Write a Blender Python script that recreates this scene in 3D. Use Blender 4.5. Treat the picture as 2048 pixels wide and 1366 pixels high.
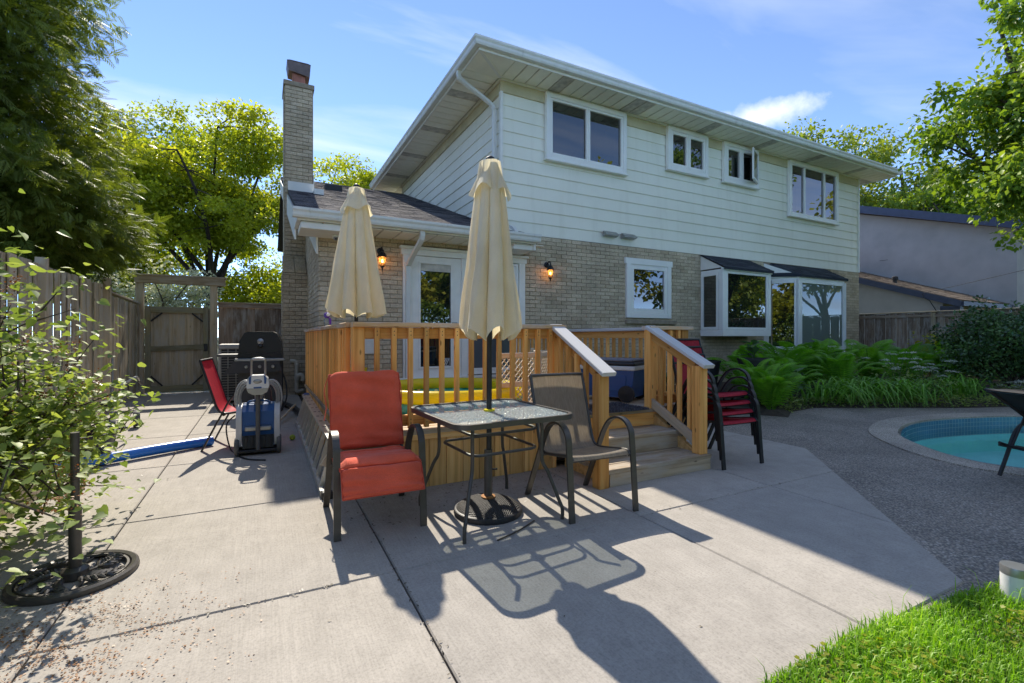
import bpy, bmesh, math, random
import numpy as np
from mathutils import Vector, Matrix, Quaternion

random.seed(7); rng = np.random.default_rng(7)
R = math.radians
for _o in list(bpy.data.objects): bpy.data.objects.remove(_o)
SC = bpy.context.scene; COL = SC.collection

# ------------------------------------------------------------------ camera
cam_d = bpy.data.cameras.new('camera'); cam = bpy.data.objects.new('camera', cam_d); COL.objects.link(cam)
cam.location = (0, 0, 1.27); cam.rotation_euler = (R(90), 0, R(-27.6))
cam_d.sensor_width = 36; cam_d.lens = 36 * 952 / 2048; cam_d.shift_y = -9 / 2048
cam_d.clip_start = 0.05; cam_d.clip_end = 5000
SC.camera = cam
# ------------------------------------------------------------------ sun, sky, exposure
SUN_EL, SUN_AZ = R(44.5), R(3.2)             # azimuth from +Y towards +X
sdir = Vector((math.sin(SUN_AZ) * math.cos(SUN_EL), math.cos(SUN_AZ) * math.cos(SUN_EL), math.sin(SUN_EL)))
sd = bpy.data.lights.new('sun', 'SUN'); sd.energy = 2.0; sd.angle = R(0.53); sd.color = (1.0, 0.92, 0.79)
so = bpy.data.objects.new('sun', sd); COL.objects.link(so); so.location = (2, 30, 30)
so.rotation_euler = (-sdir).to_track_quat('-Z', 'Y').to_euler()
W_ = bpy.data.worlds.new('World'); SC.world = W_; W_.use_nodes = True
def node(nt, t, inp=None, **props):
    n = nt.nodes.new(t)
    for k, v in props.items(): setattr(n, k, v)
    for k, v in (inp or {}).items():
        if isinstance(v, bpy.types.NodeSocket): nt.links.new(v, n.inputs[k])
        else: n.inputs[k].default_value = v
    return n
def ramp(nt, fac, stops, interp='LINEAR'):
    n = nt.nodes.new('ShaderNodeValToRGB'); n.color_ramp.interpolation = interp
    e = n.color_ramp.elements
    while len(e) > 1: e.remove(e[-1])
    for i, (p, c) in enumerate(stops):
        el = e[0] if i == 0 else e.new(p)
        el.position = p; el.color = (*c, 1) if len(c) == 3 else c
    nt.links.new(fac, n.inputs[0]); return n.outputs[0]
def math_(nt, op, a, b=0.0, c=0.0):
    n = node(nt, 'ShaderNodeMath', {0: a, 1: b, 2: c}, operation=op); return n.outputs[0]
def vmath(nt, op, a, b=(0, 0, 0)):
    n = node(nt, 'ShaderNodeVectorMath', {0: a, 1: b}, operation=op); return n.outputs[0]
def mixc(nt, f, a, b, mode='MIX'):
    n = nt.nodes.new('ShaderNodeMix'); n.data_type = 'RGBA'; n.blend_type = mode
    for k, v in ((0, f), (6, a), (7, b)):
        if isinstance(v, bpy.types.NodeSocket): nt.links.new(v, n.inputs[k])
        else: n.inputs[k].default_value = (*v, 1) if isinstance(v, tuple) and len(v) == 3 else v
    return n.outputs[2]
def build_world():
    nt = W_.node_tree; nt.nodes.clear()
    sky = node(nt, 'ShaderNodeTexSky', sky_type='NISHITA', sun_disc=False, sun_elevation=SUN_EL, sun_rotation=SUN_AZ,
               altitude=100, air_density=0.31, dust_density=0.0, ozone_density=3.0)
    co = node(nt, 'ShaderNodeTexCoord').outputs['Generated']
    sx = node(nt, 'ShaderNodeSeparateXYZ', {0: co})
    zz = math_(nt, 'ADD', math_(nt, 'MAXIMUM', sx.outputs[2], 0.0), 0.12)
    px = math_(nt, 'DIVIDE', sx.outputs[0], zz); py = math_(nt, 'DIVIDE', sx.outputs[1], zz)
    pl = node(nt, 'ShaderNodeCombineXYZ', {0: px, 1: py, 2: 0.0}).outputs[0]
    # thin cirrus streaks, stretched across the whole sky
    mp = node(nt, 'ShaderNodeMapping', {0: pl, 'Rotation': (0, 0, R(-35)), 'Scale': (0.35, 1.5, 1), 'Location': (3.1, 0.4, 0)}).outputs[0]
    n1 = node(nt, 'ShaderNodeTexNoise', {'Vector': mp, 'Scale': 1.0, 'Detail': 7.0, 'Roughness': 0.55, 'Distortion': 0.6}).outputs[0]
    cir = ramp(nt, n1, [(0.50, (0, 0, 0)), (0.72, (0.55, 0.55, 0.55))])
    # one small cumulus low over the roof
    cd = Vector((0.78, 0.50, 0.37)).normalized(); 
    a_, d_ = (1530 - 1024) / 952, 1.0
    cdx = a_ * math.cos(R(27.6)) + math.sin(R(27.6)); cdy = -a_ * math.sin(R(27.6)) + math.cos(R(27.6)); cdz = (674 - 228) / 952
    cd = Vector((cdx, cdy, cdz)).normalized()
    df = vmath(nt, 'SUBTRACT', co, tuple(cd))
    dn = node(nt, 'ShaderNodeVectorMath', {0: vmath(nt, 'MULTIPLY', df, (12.0, 12.0, 44.0))}, operation='LENGTH').outputs['Value']
    n2 = node(nt, 'ShaderNodeTexNoise', {'Vector': co, 'Scale': 26.0, 'Detail': 8.0, 'Roughness': 0.62}).outputs[0]
    cu = math_(nt, 'SUBTRACT', math_(nt, 'ADD', 0.55, math_(nt, 'MULTIPLY', n2, 1.3)), dn)
    cum = ramp(nt, cu, [(0.12, (0, 0, 0)), (0.50, (0.40, 0.40, 0.40)), (1.0, (0.95, 0.95, 0.95))])
    fac = math_(nt, 'MAXIMUM', cir, cum)
    tint = mixc(nt, 1.0, sky.outputs[0], SKY_TINT, 'MULTIPLY')
    col = mixc(nt, fac, tint, CLOUD)
    bg = node(nt, 'ShaderNodeBackground', {'Color': col, 'Strength': SKY_STR})
    out = node(nt, 'ShaderNodeOutputWorld', {0: bg.outputs[0]})
SKY_STR = 0.15; SKY_TINT = (1.08, 1.03, 0.95); CLOUD = (2.3, 2.4, 2.6)
build_world()
SC.view_settings.view_transform = 'Standard'; SC.view_settings.look = 'None'
SC.view_settings.exposure = 1.85; SC.view_settings.gamma = 1.0; SC.view_settings.use_curve_mapping = False
SC.render.engine = 'CYCLES'
SC.cycles.max_bounces = 8; SC.cycles.diffuse_bounces = 4; SC.cycles.glossy_bounces = 3; SC.cycles.transmission_bounces = 6
SC.cycles.transparent_max_bounces = 12; SC.cycles.caustics_reflective = False; SC.cycles.caustics_refractive = False
SC.cycles.use_denoising = True; SC.cycles.sample_clamp_indirect = 6.0

# ------------------------------------------------------------------ object helpers
SLOPE = 0.011
def gz(y): return SLOPE * y                    # the yard rises gently to the house
WM = {}                                        # build-space matrix of each object
def put(o, parent=None, M=None):
    M = M if M is not None else Matrix.Identity(4)
    COL.objects.link(o)
    if parent is not None:
        o.parent = parent; o.matrix_parent_inverse = WM[parent].inverted()
    o.matrix_basis = M; WM[o] = M
    return o
def tag(o, label=None, cat=None, group=None, kind=None):
    if label: o['label'] = label
    if cat: o['category'] = cat
    if group: o['group'] = group
    if kind: o['kind'] = kind
    return o
def thing(name, label, cat, loc=(0, 0, 0), group=None):
    o = bpy.data.objects.new(name, None); o.empty_display_size = 0.1
    put(o, None, Matrix.Translation(loc)); return tag(o, label, cat, group)
def place(root, x, y, z=None, rz=0.0, tilt=True, extra=None):
    z = gz(y) if z is None else z
    M = Matrix.Translation((x, y, z))
    if tilt: M = M @ Matrix.Rotation(math.atan(SLOPE), 4, 'X')
    M = M @ Matrix.Rotation(rz, 4, 'Z')
    if extra is not None: M = M @ extra
    root.matrix_basis = M; WM[root] = M; return root
def copy_tree(o, parent=None):
    c = o.copy(); COL.objects.link(c)
    if parent is not None: c.parent = parent
    WM[c] = WM.get(o, Matrix.Identity(4))
    for ch in [k for k in o.children]: copy_tree(ch, c)
    return c
class MB:
    """collects faces, then links them as one mesh object"""
    def __init__(s): s.v = []; s.f = []; s.r = []; s.smooth = []
    def add(s, vs, fs, r=None, sm=False):
        b = len(s.v); s.v += [tuple(v) for v in vs]
        r = random.random() if r is None else r
        for f in fs: s.f.append([i + b for i in f]); s.r.append(r); s.smooth.append(sm)
        return s
    def box(s, lo, hi, r=None, ch=0.0, M=None):
        x0, y0, z0 = lo; x1, y1, z1 = hi
        if ch <= 0:
            vs = [(x0,y0,z0),(x1,y0,z0),(x1,y1,z0),(x0,y1,z0),(x0,y0,z1),(x1,y0,z1),(x1,y1,z1),(x0,y1,z1)]
            fs = [(0,3,2,1),(4,5,6,7),(0,1,5,4),(1,2,6,5),(2,3,7,6),(3,0,4,7)]
        else:
            c = min(ch, (x1-x0)*.45, (y1-y0)*.45, (z1-z0)*.45)
            vs = []; idx = {}
            for i, (sx, X) in enumerate(((-1,x0),(1,x1))):
                for j, (sy, Y) in enumerate(((-1,y0),(1,y1))):
                    for k, (sz, Z) in enumerate(((-1,z0),(1,z1))):
                        for a in range(3):
                            p = [X - sx*c, Y - sy*c, Z - sz*c]; p[a] = (X, Y, Z)[a]
                            idx[(i,j,k,a)] = len(vs); vs.append(p)
            g = lambda i,j,k,a: idx[(i,j,k,a)]
            fs = []
            fs.append([g(0,0,0,0),g(0,0,1,0),g(0,1,1,0),g(0,1,0,0)]); fs.append([g(1,0,0,0),g(1,1,0,0),g(1,1,1,0),g(1,0,1,0)])
            fs.append([g(0,0,0,1),g(1,0,0,1),g(1,0,1,1),g(0,0,1,1)]); fs.append([g(0,1,0,1),g(0,1,1,1),g(1,1,1,1),g(1,1,0,1)])
            fs.append([g(0,0,0,2),g(0,1,0,2),g(1,1,0,2),g(1,0,0,2)]); fs.append([g(0,0,1,2),g(1,0,1,2),g(1,1,1,2),g(0,1,1,2)])
            for i in (0,1):
                for j in (0,1):
                    fs.append([g(i,j,0,0),g(i,j,1,0),g(i,j,1,1),g(i,j,0,1)])
                    fs.append([g(i,0,j,0),g(i,1,j,0),g(i,1,j,2),g(i,0,j,2)])
                    fs.append([g(0,i,j,1),g(1,i,j,1),g(1,i,j,2),g(0,i,j,2)])
                    for k in (0,1): fs.append([g(i,j,k,0),g(i,j,k,1),g(i,j,k,2)])
        if M is not None: vs = [tuple(M @ Vector(v)) for v in vs]
        return s.add(vs, fs, r)
    def quad(s, a, b, c, d, r=None): return s.add([a,b,c,d], [(0,1,2,3)], r)
    def prism(s, poly, axis, t0, t1, r=None):
        """poly: 2-D points in the two other axes (x,y,z order), extruded along axis from t0 to t1"""
        def mk(p, t):
            q = list(p); q.insert(axis, t); return tuple(q)
        n = len(poly); vs = [mk(p, t0) for p in poly] + [mk(p, t1) for p in poly]
        fs = [list(range(n))[::-1], list(range(n, 2*n))] + [(i, (i+1) % n, n + (i+1) % n, n + i) for i in range(n)]
        return s.add(vs, fs, r)
    def sweep(s, path, prof, r=None, closed=False, up=None, scale=None, sm=True, caps=True):
        """sweep a closed 2-D profile along a 3-D path"""
        P = [Vector(p) for p in path]; n = len(P); m = len(prof); vs = []
        T = []
        for i in range(n):
            a = P[(i-1) % n] if (closed or i > 0) else P[i]; b = P[(i+1) % n] if (closed or i < n-1) else P[i]
            T.append((b - a).normalized())
        if up is None:
            u = Vector((0,0,1)) if abs(T[0].z) < .9 else Vector((1,0,0))
        else: u = Vector(up)
        x = (u - T[0] * u.dot(T[0])).normalized()
        for i in range(n):
            if up is not None: x = (u - T[i] * u.dot(T[i])); x = x.normalized() if x.length > 1e-6 else Vector((1,0,0))
            else: x = (x - T[i] * x.dot(T[i])).normalized()
            y = T[i].cross(x)
            k = scale[i] if scale is not None else 1.0
            vs += [P[i] + x * (q[0]*k) + y * (q[1]*k) for q in prof]
        fs = []
        for i in range(n if closed else n-1):
            j = (i+1) % n
            for q in range(m): fs.append((i*m+q, i*m+(q+1) % m, j*m+(q+1) % m, j*m+q))
        if not closed and caps: fs += [list(range(m))[::-1], [(n-1)*m+q for q in range(m)]]
        return s.add(vs, fs, r, sm)
    def tube(s, path, rad, n=8, r=None, closed=False, scale=None):
        return s.sweep(path, [(rad*math.cos(2*math.pi*i/n), rad*math.sin(2*math.pi*i/n)) for i in range(n)], r, closed, None, scale)
    def bar(s, path, w, t, up=(1,0,0), r=None, closed=False):
        return s.sweep(path, [(-w/2,-t/2),(w/2,-t/2),(w/2,t/2),(-w/2,t/2)], r, closed, up, None, False)
    def lathe(s, prof, n=24, c=(0,0,0), r=None, cap=True, ang=None):
        vs = []; 
        for (rad, z) in prof:
            for i in range(n):
                a = 2*math.pi*i/n; vs.append((c[0]+rad*math.cos(a), c[1]+rad*math.sin(a), c[2]+z))
        m = len(prof); fs = [(j*n+i, j*n+(i+1) % n, (j+1)*n+(i+1) % n, (j+1)*n+i) for j in range(m-1) for i in range(n)]
        if cap: fs += [list(range(n))[::-1], [(m-1)*n+i for i in range(n)]]
        return s.add(vs, fs, r, True)
    def ball(s, c, rad, n=10, m=6, r=None):
        rx, ry, rz = (rad,)*3 if not hasattr(rad, '__len__') else rad
        pr = [(math.sin(math.pi*j/m), -math.cos(math.pi*j/m)) for j in range(m+1)]
        vs = [(c[0]+rx*max(p[0],.001)*math.cos(2*math.pi*i/n), c[1]+ry*max(p[0],.001)*math.sin(2*math.pi*i/n), c[2]+rz*p[1]) for p in pr for i in range(n)]
        fs = [(j*n+i, j*n+(i+1) % n, (j+1)*n+(i+1) % n, (j+1)*n+i) for j in range(m) for i in range(n)]
        return s.add(vs, fs, r, True)
    def mesh(s, name):
        me = bpy.data.meshes.new(name); me.from_pydata(s.v, [], s.f)
        at = me.attributes.new('rnd', 'FLOAT', 'FACE'); at.data.foreach_set('value', s.r)
        me.polygons.foreach_set('use_smooth', s.smooth); me.update(); return me
    def build(s, name, m, parent=None, M=None, autos=True):
        me = s.mesh(name); me.materials.append(m)
        if autos and any(s.smooth):
            try: me.set_sharp_from_angle(angle=R(40))
            except Exception: pass
        o = bpy.data.objects.new(name, me); return put(o, parent, M)
def arc(c, rad, a0, a1, n, plane='yz', x=0.0):
    out = []
    for i in range(n+1):
        a = R(a0 + (a1-a0)*i/n); p, q = c[0]+rad*math.cos(a), c[1]+rad*math.sin(a)
        out.append({'yz': (x,p,q), 'xz': (p,x,q), 'xy': (p,q,x)}[plane])
    return out
def smooth_path(pts, n=6):
    """Catmull-Rom through the points"""
    P = [Vector(p) for p in pts]; out = []
    for i in range(len(P)-1):
        p0 = P[max(i-1,0)]; p1 = P[i]; p2 = P[i+1]; p3 = P[min(i+2,len(P)-1)]
        for k in range(n):
            t = k/n; out.append(0.5*((2*p1) + (p2-p0)*t + (2*p0-5*p1+4*p2-p3)*t*t + (3*p1-p0-3*p2+p3)*t*t*t))
    out.append(P[-1]); return out
_lc = {}
def lumber(name, p0, p1, w, t, m, parent, side=(0,0,1), ch=0.003, trim=0.0):
    """a sawn board from p0 to p1; w is measured along `side`, t across; boards of one size share a mesh"""
    p0 = Vector(p0); p1 = Vector(p1); d = p1-p0; ln = d.length; x = d.normalized()
    z = Vector(side); z = (z - x*z.dot(x)).normalized(); y = z.cross(x)
    key = (round(ln,3), round(w,4), round(t,4), m.name, ch)
    me = _lc.get(key)
    if me is None:
        b = MB(); c = min(ch, t*.3, w*.3); hw, ht = w/2, t/2
        pr = [(-ht+c,-hw),(ht-c,-hw),(ht,-hw+c),(ht,hw-c),(ht-c,hw),(-ht+c,hw),(-ht,hw-c),(-ht,-hw+c)] # (y,z)
        vs = [(-ln/2, a, q) for a, q in pr] + [(ln/2, a, q) for a, q in pr]
        fs = [list(range(8))[::-1], list(range(8,16))] + [(i,(i+1) % 8, 8+(i+1) % 8, 8+i) for i in range(8)]
        b.add(vs, fs); me = b.mesh(name); me.materials.append(m); _lc[key] = me
    c = (p0+p1)/2
    M = Matrix(((x.x,y.x,z.x,c.x),(x.y,y.y,z.y,c.y),(x.z,y.z,z.z,c.z),(0,0,0,1)))
    return put(bpy.data.objects.new(name, me), parent, M)
def np_mesh(name, V, F, m, rnd=None, parent=None, M=None, smooth=False, pt=None):
    """V (n,3), F (k,3|4) int arrays -> object, fast"""
    me = bpy.data.meshes.new(name); k = F.shape[1]
    me.vertices.add(len(V)); me.vertices.foreach_set('co', np.ascontiguousarray(V, dtype=np.float32).ravel())
    me.loops.add(F.size); me.loops.foreach_set('vertex_index', np.ascontiguousarray(F, dtype=np.int32).ravel())
    me.polygons.add(len(F)); me.polygons.foreach_set('loop_start', np.arange(0, F.size, k, dtype=np.int32))
    try: me.polygons.foreach_set('loop_total', np.full(len(F), k, dtype=np.int32))
    except Exception: pass
    if rnd is not None:
        at = me.attributes.new('rnd', 'FLOAT', 'FACE'); at.data.foreach_set('value', np.ascontiguousarray(rnd, dtype=np.float32))
    if smooth: me.polygons.foreach_set('use_smooth', np.ones(len(F), dtype=bool))
    me.update(calc_edges=True); me.validate(); me.materials.append(m)
    return put(bpy.data.objects.new(name, me), parent, M)
def frames(d, up=None, roll=None):
    """rotation matrices whose columns are (side, along d, normal) for unit directions d (n,3)"""
    n = len(d); d = d/np.linalg.norm(d, axis=1, keepdims=True)
    u = np.tile(np.array([0,0,1.0]), (n,1)) if up is None else up
    s = np.cross(d, u); ln = np.linalg.norm(s, axis=1, keepdims=True); s = np.where(ln > 1e-4, s/np.maximum(ln,1e-6), np.array([1.0,0,0]))
    nn = np.cross(s, d)
    if roll is not None:
        c, q = np.cos(roll)[:,None], np.sin(roll)[:,None]; s, nn = s*c + nn*q, nn*c - s*q
    return np.stack([s, d, nn], axis=2)
def scatter(tv, tf, Rm, pos, sc):
    """copies template verts tv (m,3) / faces tf to n places -> V, F"""
    n, m = len(pos), len(tv)
    sc = np.asarray(sc); sc = sc[:,None,None] if sc.ndim == 1 else sc[:,None,:]
    V = np.einsum('nij,nmj->nmi', Rm, tv[None]*sc) + pos[:,None,:]
    F = (tf[None] + (np.arange(n)*m)[:,None,None]).reshape(-1, tf.shape[1])
    return V.reshape(-1,3), F
def rnd_dirs(n):
    v = rng.normal(size=(n,3)); return v/np.linalg.norm(v, axis=1, keepdims=True)
# ------------------------------------------------------------------ materials (all procedural)
def mat_new(name):
    m = bpy.data.materials.new(name); m.use_nodes = True
    nt = m.node_tree; return m, nt, nt.nodes['Principled BSDF']
def coords(nt, kind='Object', scale=(1,1,1), offset=False):
    v = node(nt, 'ShaderNodeTexCoord').outputs['Object'] if kind == 'Object' else node(nt, 'ShaderNodeNewGeometry').outputs['Position']
    if offset:
        rd = node(nt, 'ShaderNodeObjectInfo').outputs['Random']
        v = vmath(nt, 'ADD', v, node(nt, 'ShaderNodeCombineXYZ', {0: math_(nt,'MULTIPLY',rd,37.0), 1: math_(nt,'MULTIPLY',rd,91.0), 2: math_(nt,'MULTIPLY',rd,53.0)}).outputs[0])
    return vmath(nt, 'MULTIPLY', v, scale)
def noise(nt, v, scale, detail=4.0, rough=0.55, dist=0.0):
    return node(nt, 'ShaderNodeTexNoise', {'Vector': v, 'Scale': scale, 'Detail': detail, 'Roughness': rough, 'Distortion': dist}).outputs[0]
def bump(nt, b, h, strength=0.3, dist=0.01):
    n = node(nt, 'ShaderNodeBump', {'Height': h, 'Strength': strength, 'Distance': dist}); nt.links.new(n.outputs[0], b.inputs['Normal']); return n
def setb(b, nt, **kw):
    for k, v in kw.items():
        k = {'base':'Base Color','rough':'Roughness','metal':'Metallic','spec':'Specular IOR Level','trans':'Transmission Weight','coat':'Coat Weight','sheen':'Sheen Weight'}[k]
        if isinstance(v, bpy.types.NodeSocket): nt.links.new(v, b.inputs[k])
        else: b.inputs[k].default_value = (*v,1) if isinstance(v, tuple) and len(v)==3 else v
def simple(name, col, rough=0.5, metal=0.0, var=0.12, scale=8.0, bmp=0.0, bscale=60.0, spec=0.5, rvar=0.15):
    m, nt, b = mat_new(name); v = coords(nt)
    n = noise(nt, v, scale); lo = tuple(c*(1-var) for c in col); hi = tuple(min(1,c*(1+var)) for c in col)
    setb(b, nt, base=ramp(nt, n, [(0.3,lo),(0.7,hi)]), metal=metal, spec=spec)
    setb(b, nt, rough=math_(nt,'ADD',rough-rvar/2, math_(nt,'MULTIPLY',noise(nt,v,scale*3),rvar)))
    if bmp: bump(nt, b, noise(nt, v, bscale, 3), bmp, 0.004)
    return m
def wood(name, dark, mid, light, grey=None, gfac=0.0, rough=0.7, gscale=1.0, knots=True, var=0.55):
    """sawn boards: grain runs along the board's local X, every board differs"""
    m, nt, b = mat_new(name); v = coords(nt, 'Object', (1,1,1), True)
    g = noise(nt, vmath(nt,'MULTIPLY',v,(1.2*gscale,26*gscale,26*gscale)), 1.0, 6, 0.6, 0.5)
    c = ramp(nt, g, [(0.25,dark),(0.5,mid),(0.75,light)])
    rd = node(nt,'ShaderNodeObjectInfo').outputs['Random']
    tone = math_(nt,'ADD',1.0-var*0.5, math_(nt,'MULTIPLY',rd,var))
    tc = node(nt,'ShaderNodeCombineXYZ',{0:tone,1:tone,2:tone}).outputs[0]
    c = mixc(nt, 1.0, c, tc, 'MULTIPLY')
    if knots:
        k = node(nt,'ShaderNodeTexVoronoi',{'Vector':vmath(nt,'MULTIPLY',v,(1.0,3.0,3.0)),'Scale':4.2}).outputs[0]
        kf = ramp(nt,k,[(0.05,(1,1,1)),(0.12,(0,0,0))]); c = mixc(nt, math_(nt,'MULTIPLY',kf,0.75), c, tuple(x*.35 for x in dark))
    if grey is not None:
        w = noise(nt, vmath(nt,'MULTIPLY',v,(1.0,4,4)), 2.2, 5, 0.65)
        wf = ramp(nt,w,[(0.62-gfac*0.5,(0,0,0)),(0.85-gfac*0.5,(1,1,1))]); c = mixc(nt, wf, c, grey)
    setb(b, nt, base=c, rough=rough, spec=0.25); bump(nt, b, g, 0.25, 0.003); return m
def attr_rnd(nt): return node(nt,'ShaderNodeAttribute',attribute_name='rnd').outputs['Fac']
def leafmat(name, stops, rough=0.45, transl=0.35, tcol=(0.35,0.45,0.05), spec=0.35, tvar=True):
    m, nt, b = mat_new(name); r = attr_rnd(nt)
    c = ramp(nt, r, [(i/(len(stops)-1), s) for i, s in enumerate(stops)])
    v = coords(nt,'World'); n = noise(nt, v, 1.7, 3)
    c = mixc(nt, 1.0, c, ramp(nt,n,[(0.3,(0.72,0.75,0.7)),(0.7,(1.2,1.18,1.1))]), 'MULTIPLY')
    setb(b, nt, base=c, rough=rough, spec=spec)
    t = node(nt,'ShaderNodeBsdfTranslucent',{'Color': mixc(nt,1.0,c,(tcol[0]*6,tcol[1]*6,tcol[2]*6),'MULTIPLY')})
    mx = node(nt,'ShaderNodeMixShader',{0:transl,1:b.outputs[0],2:t.outputs[0]})
    nt.links.new(mx.outputs[0], nt.nodes['Material Output'].inputs[0]); return m
def glassy(name, inner, ior=1.55, rough=0.015, wob=0.0, thin=0.0, tint=(1,1,1), boost=1.0):
    """pane: dark room behind (inner) or see-through (thin>0) under a Fresnel reflection"""
    m, nt, b = mat_new(name); nt.nodes.remove(b)
    d = node(nt,'ShaderNodeBsdfDiffuse',{'Color':(*inner,1)}).outputs[0]
    if thin>0: d = node(nt,'ShaderNodeMixShader',{0:thin,1:d,2:node(nt,'ShaderNodeBsdfTransparent',{'Color':(*tint,1)}).outputs[0]}).outputs[0]
    g = node(nt,'ShaderNodeBsdfGlossy',{'Color':(1,1,1,1),'Roughness':rough})
    fr = node(nt,'ShaderNodeFresnel',{'IOR':ior})
    if wob:
        h = noise(nt, coords(nt,'World'), 1.3, 2); bp = node(nt,'ShaderNodeBump',{'Height':h,'Strength':wob,'Distance':0.02})
        nt.links.new(bp.outputs[0], g.inputs['Normal'])
    f = math_(nt,'MINIMUM',math_(nt,'MULTIPLY',fr.outputs[0],boost),1.0)
    mx = node(nt,'ShaderNodeMixShader',{0:f,1:d,2:g.outputs[0]})
    nt.links.new(mx.outputs[0], nt.nodes['Material Output'].inputs[0]); return m
M_ = {}
def concrete():
    m, nt, b = mat_new('patio_concrete'); v = coords(nt,'World')
    big = noise(nt, v, 0.9, 5, 0.6); fine = noise(nt, v, 90, 3, 0.7); mid = noise(nt, v, 7, 4, 0.6)
    c = ramp(nt, big, [(0.3,(0.355,0.325,0.285)),(0.7,(0.435,0.40,0.355))])
    c = mixc(nt, 0.5, c, ramp(nt, mid, [(0.3,(0.33,0.303,0.268)),(0.7,(0.465,0.428,0.38))]))
    c = mixc(nt, 1.0, c, ramp(nt, fine, [(0.28,(0.78,0.78,0.78)),(0.55,(1.04,1.04,1.04))]), 'MULTIPLY')
    br = noise(nt, vmath(nt,'MULTIPLY',v,(140,3,1)), 1.0, 3, 0.6)               # broom finish
    c = mixc(nt, 1.0, c, ramp(nt, br, [(0.3,(0.90,0.90,0.90)),(0.7,(1.05,1.05,1.05))]), 'MULTIPLY')
    st = noise(nt, v, 1.7, 6, 0.7, 0.8); c = mixc(nt, ramp(nt,st,[(0.62,(0,0,0)),(0.80,(0.28,0.28,0.28))]), c, (0.27,0.24,0.20))
    sp = node(nt,'ShaderNodeTexVoronoi',{'Vector':v,'Scale':9.0}).outputs[0]
    c = mixc(nt, ramp(nt,sp,[(0.02,(0.6,0.6,0.6)),(0.035,(0,0,0))]), c, (0.12,0.10,0.08))
    rd = node(nt,'ShaderNodeObjectInfo').outputs['Random']; c = mixc(nt,1.0,c,ramp(nt,rd,[(0.0,(0.93,0.935,0.94)),(1.0,(1.05,1.045,1.03))]),'MULTIPLY')
    st2 = noise(nt, v, 0.55, 7, 0.75, 1.2); c = mixc(nt, ramp(nt,st2,[(0.58,(0,0,0)),(0.74,(0.25,0.25,0.25))]), c, (0.26,0.235,0.20))
    setb(b, nt, base=c, rough=0.9, spec=0.2)
    h = math_(nt,'ADD',br,math_(nt,'MULTIPLY',fine,0.8)); bump(nt,b,h,0.35,0.003); return m
def aggregate(name, cols, scale=75):
    m, nt, b = mat_new(name); v = coords(nt,'World')
    vo = node(nt,'ShaderNodeTexVoronoi',{'Vector':v,'Scale':scale}); 
    bw = node(nt,'ShaderNodeSeparateColor',{0:vo.outputs['Color']}).outputs[0]
    c = ramp(nt,bw,[(i/(len(cols)-1),k) for i,k in enumerate(cols)])
    c = mixc(nt,ramp(nt,vo.outputs['Distance'],[(0.35,(0,0,0)),(0.7,(0.75,0.75,0.75))]),c,(0.10,0.095,0.09))
    c = mixc(nt,1.0,c,ramp(nt,noise(nt,v,1.2,5,0.6),[(0.3,(0.75,0.75,0.75)),(0.7,(1.2,1.18,1.15))]),'MULTIPLY')
    setb(b,nt,base=c,rough=0.75,spec=0.35); bump(nt,b,math_(nt,'MULTIPLY',vo.outputs['Distance'],-1.0),0.6,0.006); return m
M_['concrete'] = concrete()
M_['aggregate'] = aggregate('exposed_aggregate', [(0.22,0.195,0.165),(0.33,0.29,0.245),(0.40,0.355,0.30),(0.33,0.27,0.21),(0.54,0.49,0.43)])
M_['coping'] = aggregate('pool_coping_aggregate', [(0.40,0.34,0.27),(0.56,0.49,0.40),(0.64,0.58,0.49),(0.50,0.42,0.33),(0.78,0.72,0.63)], 110)
M_['soil'] = simple('garden_soil', (0.055,0.042,0.03), 0.95, 0, 0.4, 14, 0.8, 60)
M_['earth'] = simple('yard_ground', (0.07,0.085,0.035), 0.95, 0, 0.4, 0.6, 0.3, 20)
def brickmat(name, cols, tint=(1,1,1)):
    m, nt, b = mat_new(name); v = coords(nt,'World'); r = attr_rnd(nt)
    c = ramp(nt, r, [(i/(len(cols)-1),k) for i,k in enumerate(cols)])
    n = noise(nt, v, 32, 5, 0.65); n2 = noise(nt, v, 2.3, 4)
    c = mixc(nt,1.0,c,ramp(nt,n,[(0.25,(0.70,0.70,0.70)),(0.7,(1.15,1.15,1.15))]),'MULTIPLY')
    c = mixc(nt,1.0,c,ramp(nt,n2,[(0.3,(0.82,0.82,0.82)),(0.7,(1.1,1.1,1.08))]),'MULTIPLY')
    setb(b,nt,base=c,rough=0.9,spec=0.15); bump(nt,b,math_(nt,'ADD',n,noise(nt,v,110,3)),0.7,0.008); return m
M_['brick'] = brickmat('taupe_brick', [(0.50,0.40,0.275),(0.56,0.46,0.325),(0.59,0.485,0.345),(0.62,0.51,0.365),(0.66,0.55,0.40)])
M_['mortar'] = simple('mortar', (0.31,0.255,0.185), 0.95, 0, 0.25, 9, 0.5, 90)
def siding():
    m, nt, b = mat_new('white_siding'); v = coords(nt,'World')
    st = noise(nt, vmath(nt,'MULTIPLY',v,(6,6,0.6)), 1.0, 5, 0.6); n = noise(nt,v,0.8,4)
    c = ramp(nt,n,[(0.3,(0.84,0.82,0.69)),(0.7,(0.90,0.88,0.75))])
    c = mixc(nt,ramp(nt,st,[(0.50,(0,0,0)),(0.85,(0.35,0.35,0.35))]),c,(0.62,0.59,0.46))
    g = noise(nt, vmath(nt,'MULTIPLY',v,(2,2,60)),1.0,4)
    setb(b,nt,base=c,rough=0.5,spec=0.35); bump(nt,b,g,0.12,0.002); return m
M_['siding'] = siding()
M_['white'] = simple('white_trim_paint', (0.85,0.83,0.76), 0.42, 0, 0.05, 5, 0.05, 30)
M_['vinyl'] = simple('white_vinyl_frame', (0.86,0.85,0.80), 0.32, 0, 0.03, 4)
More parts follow.
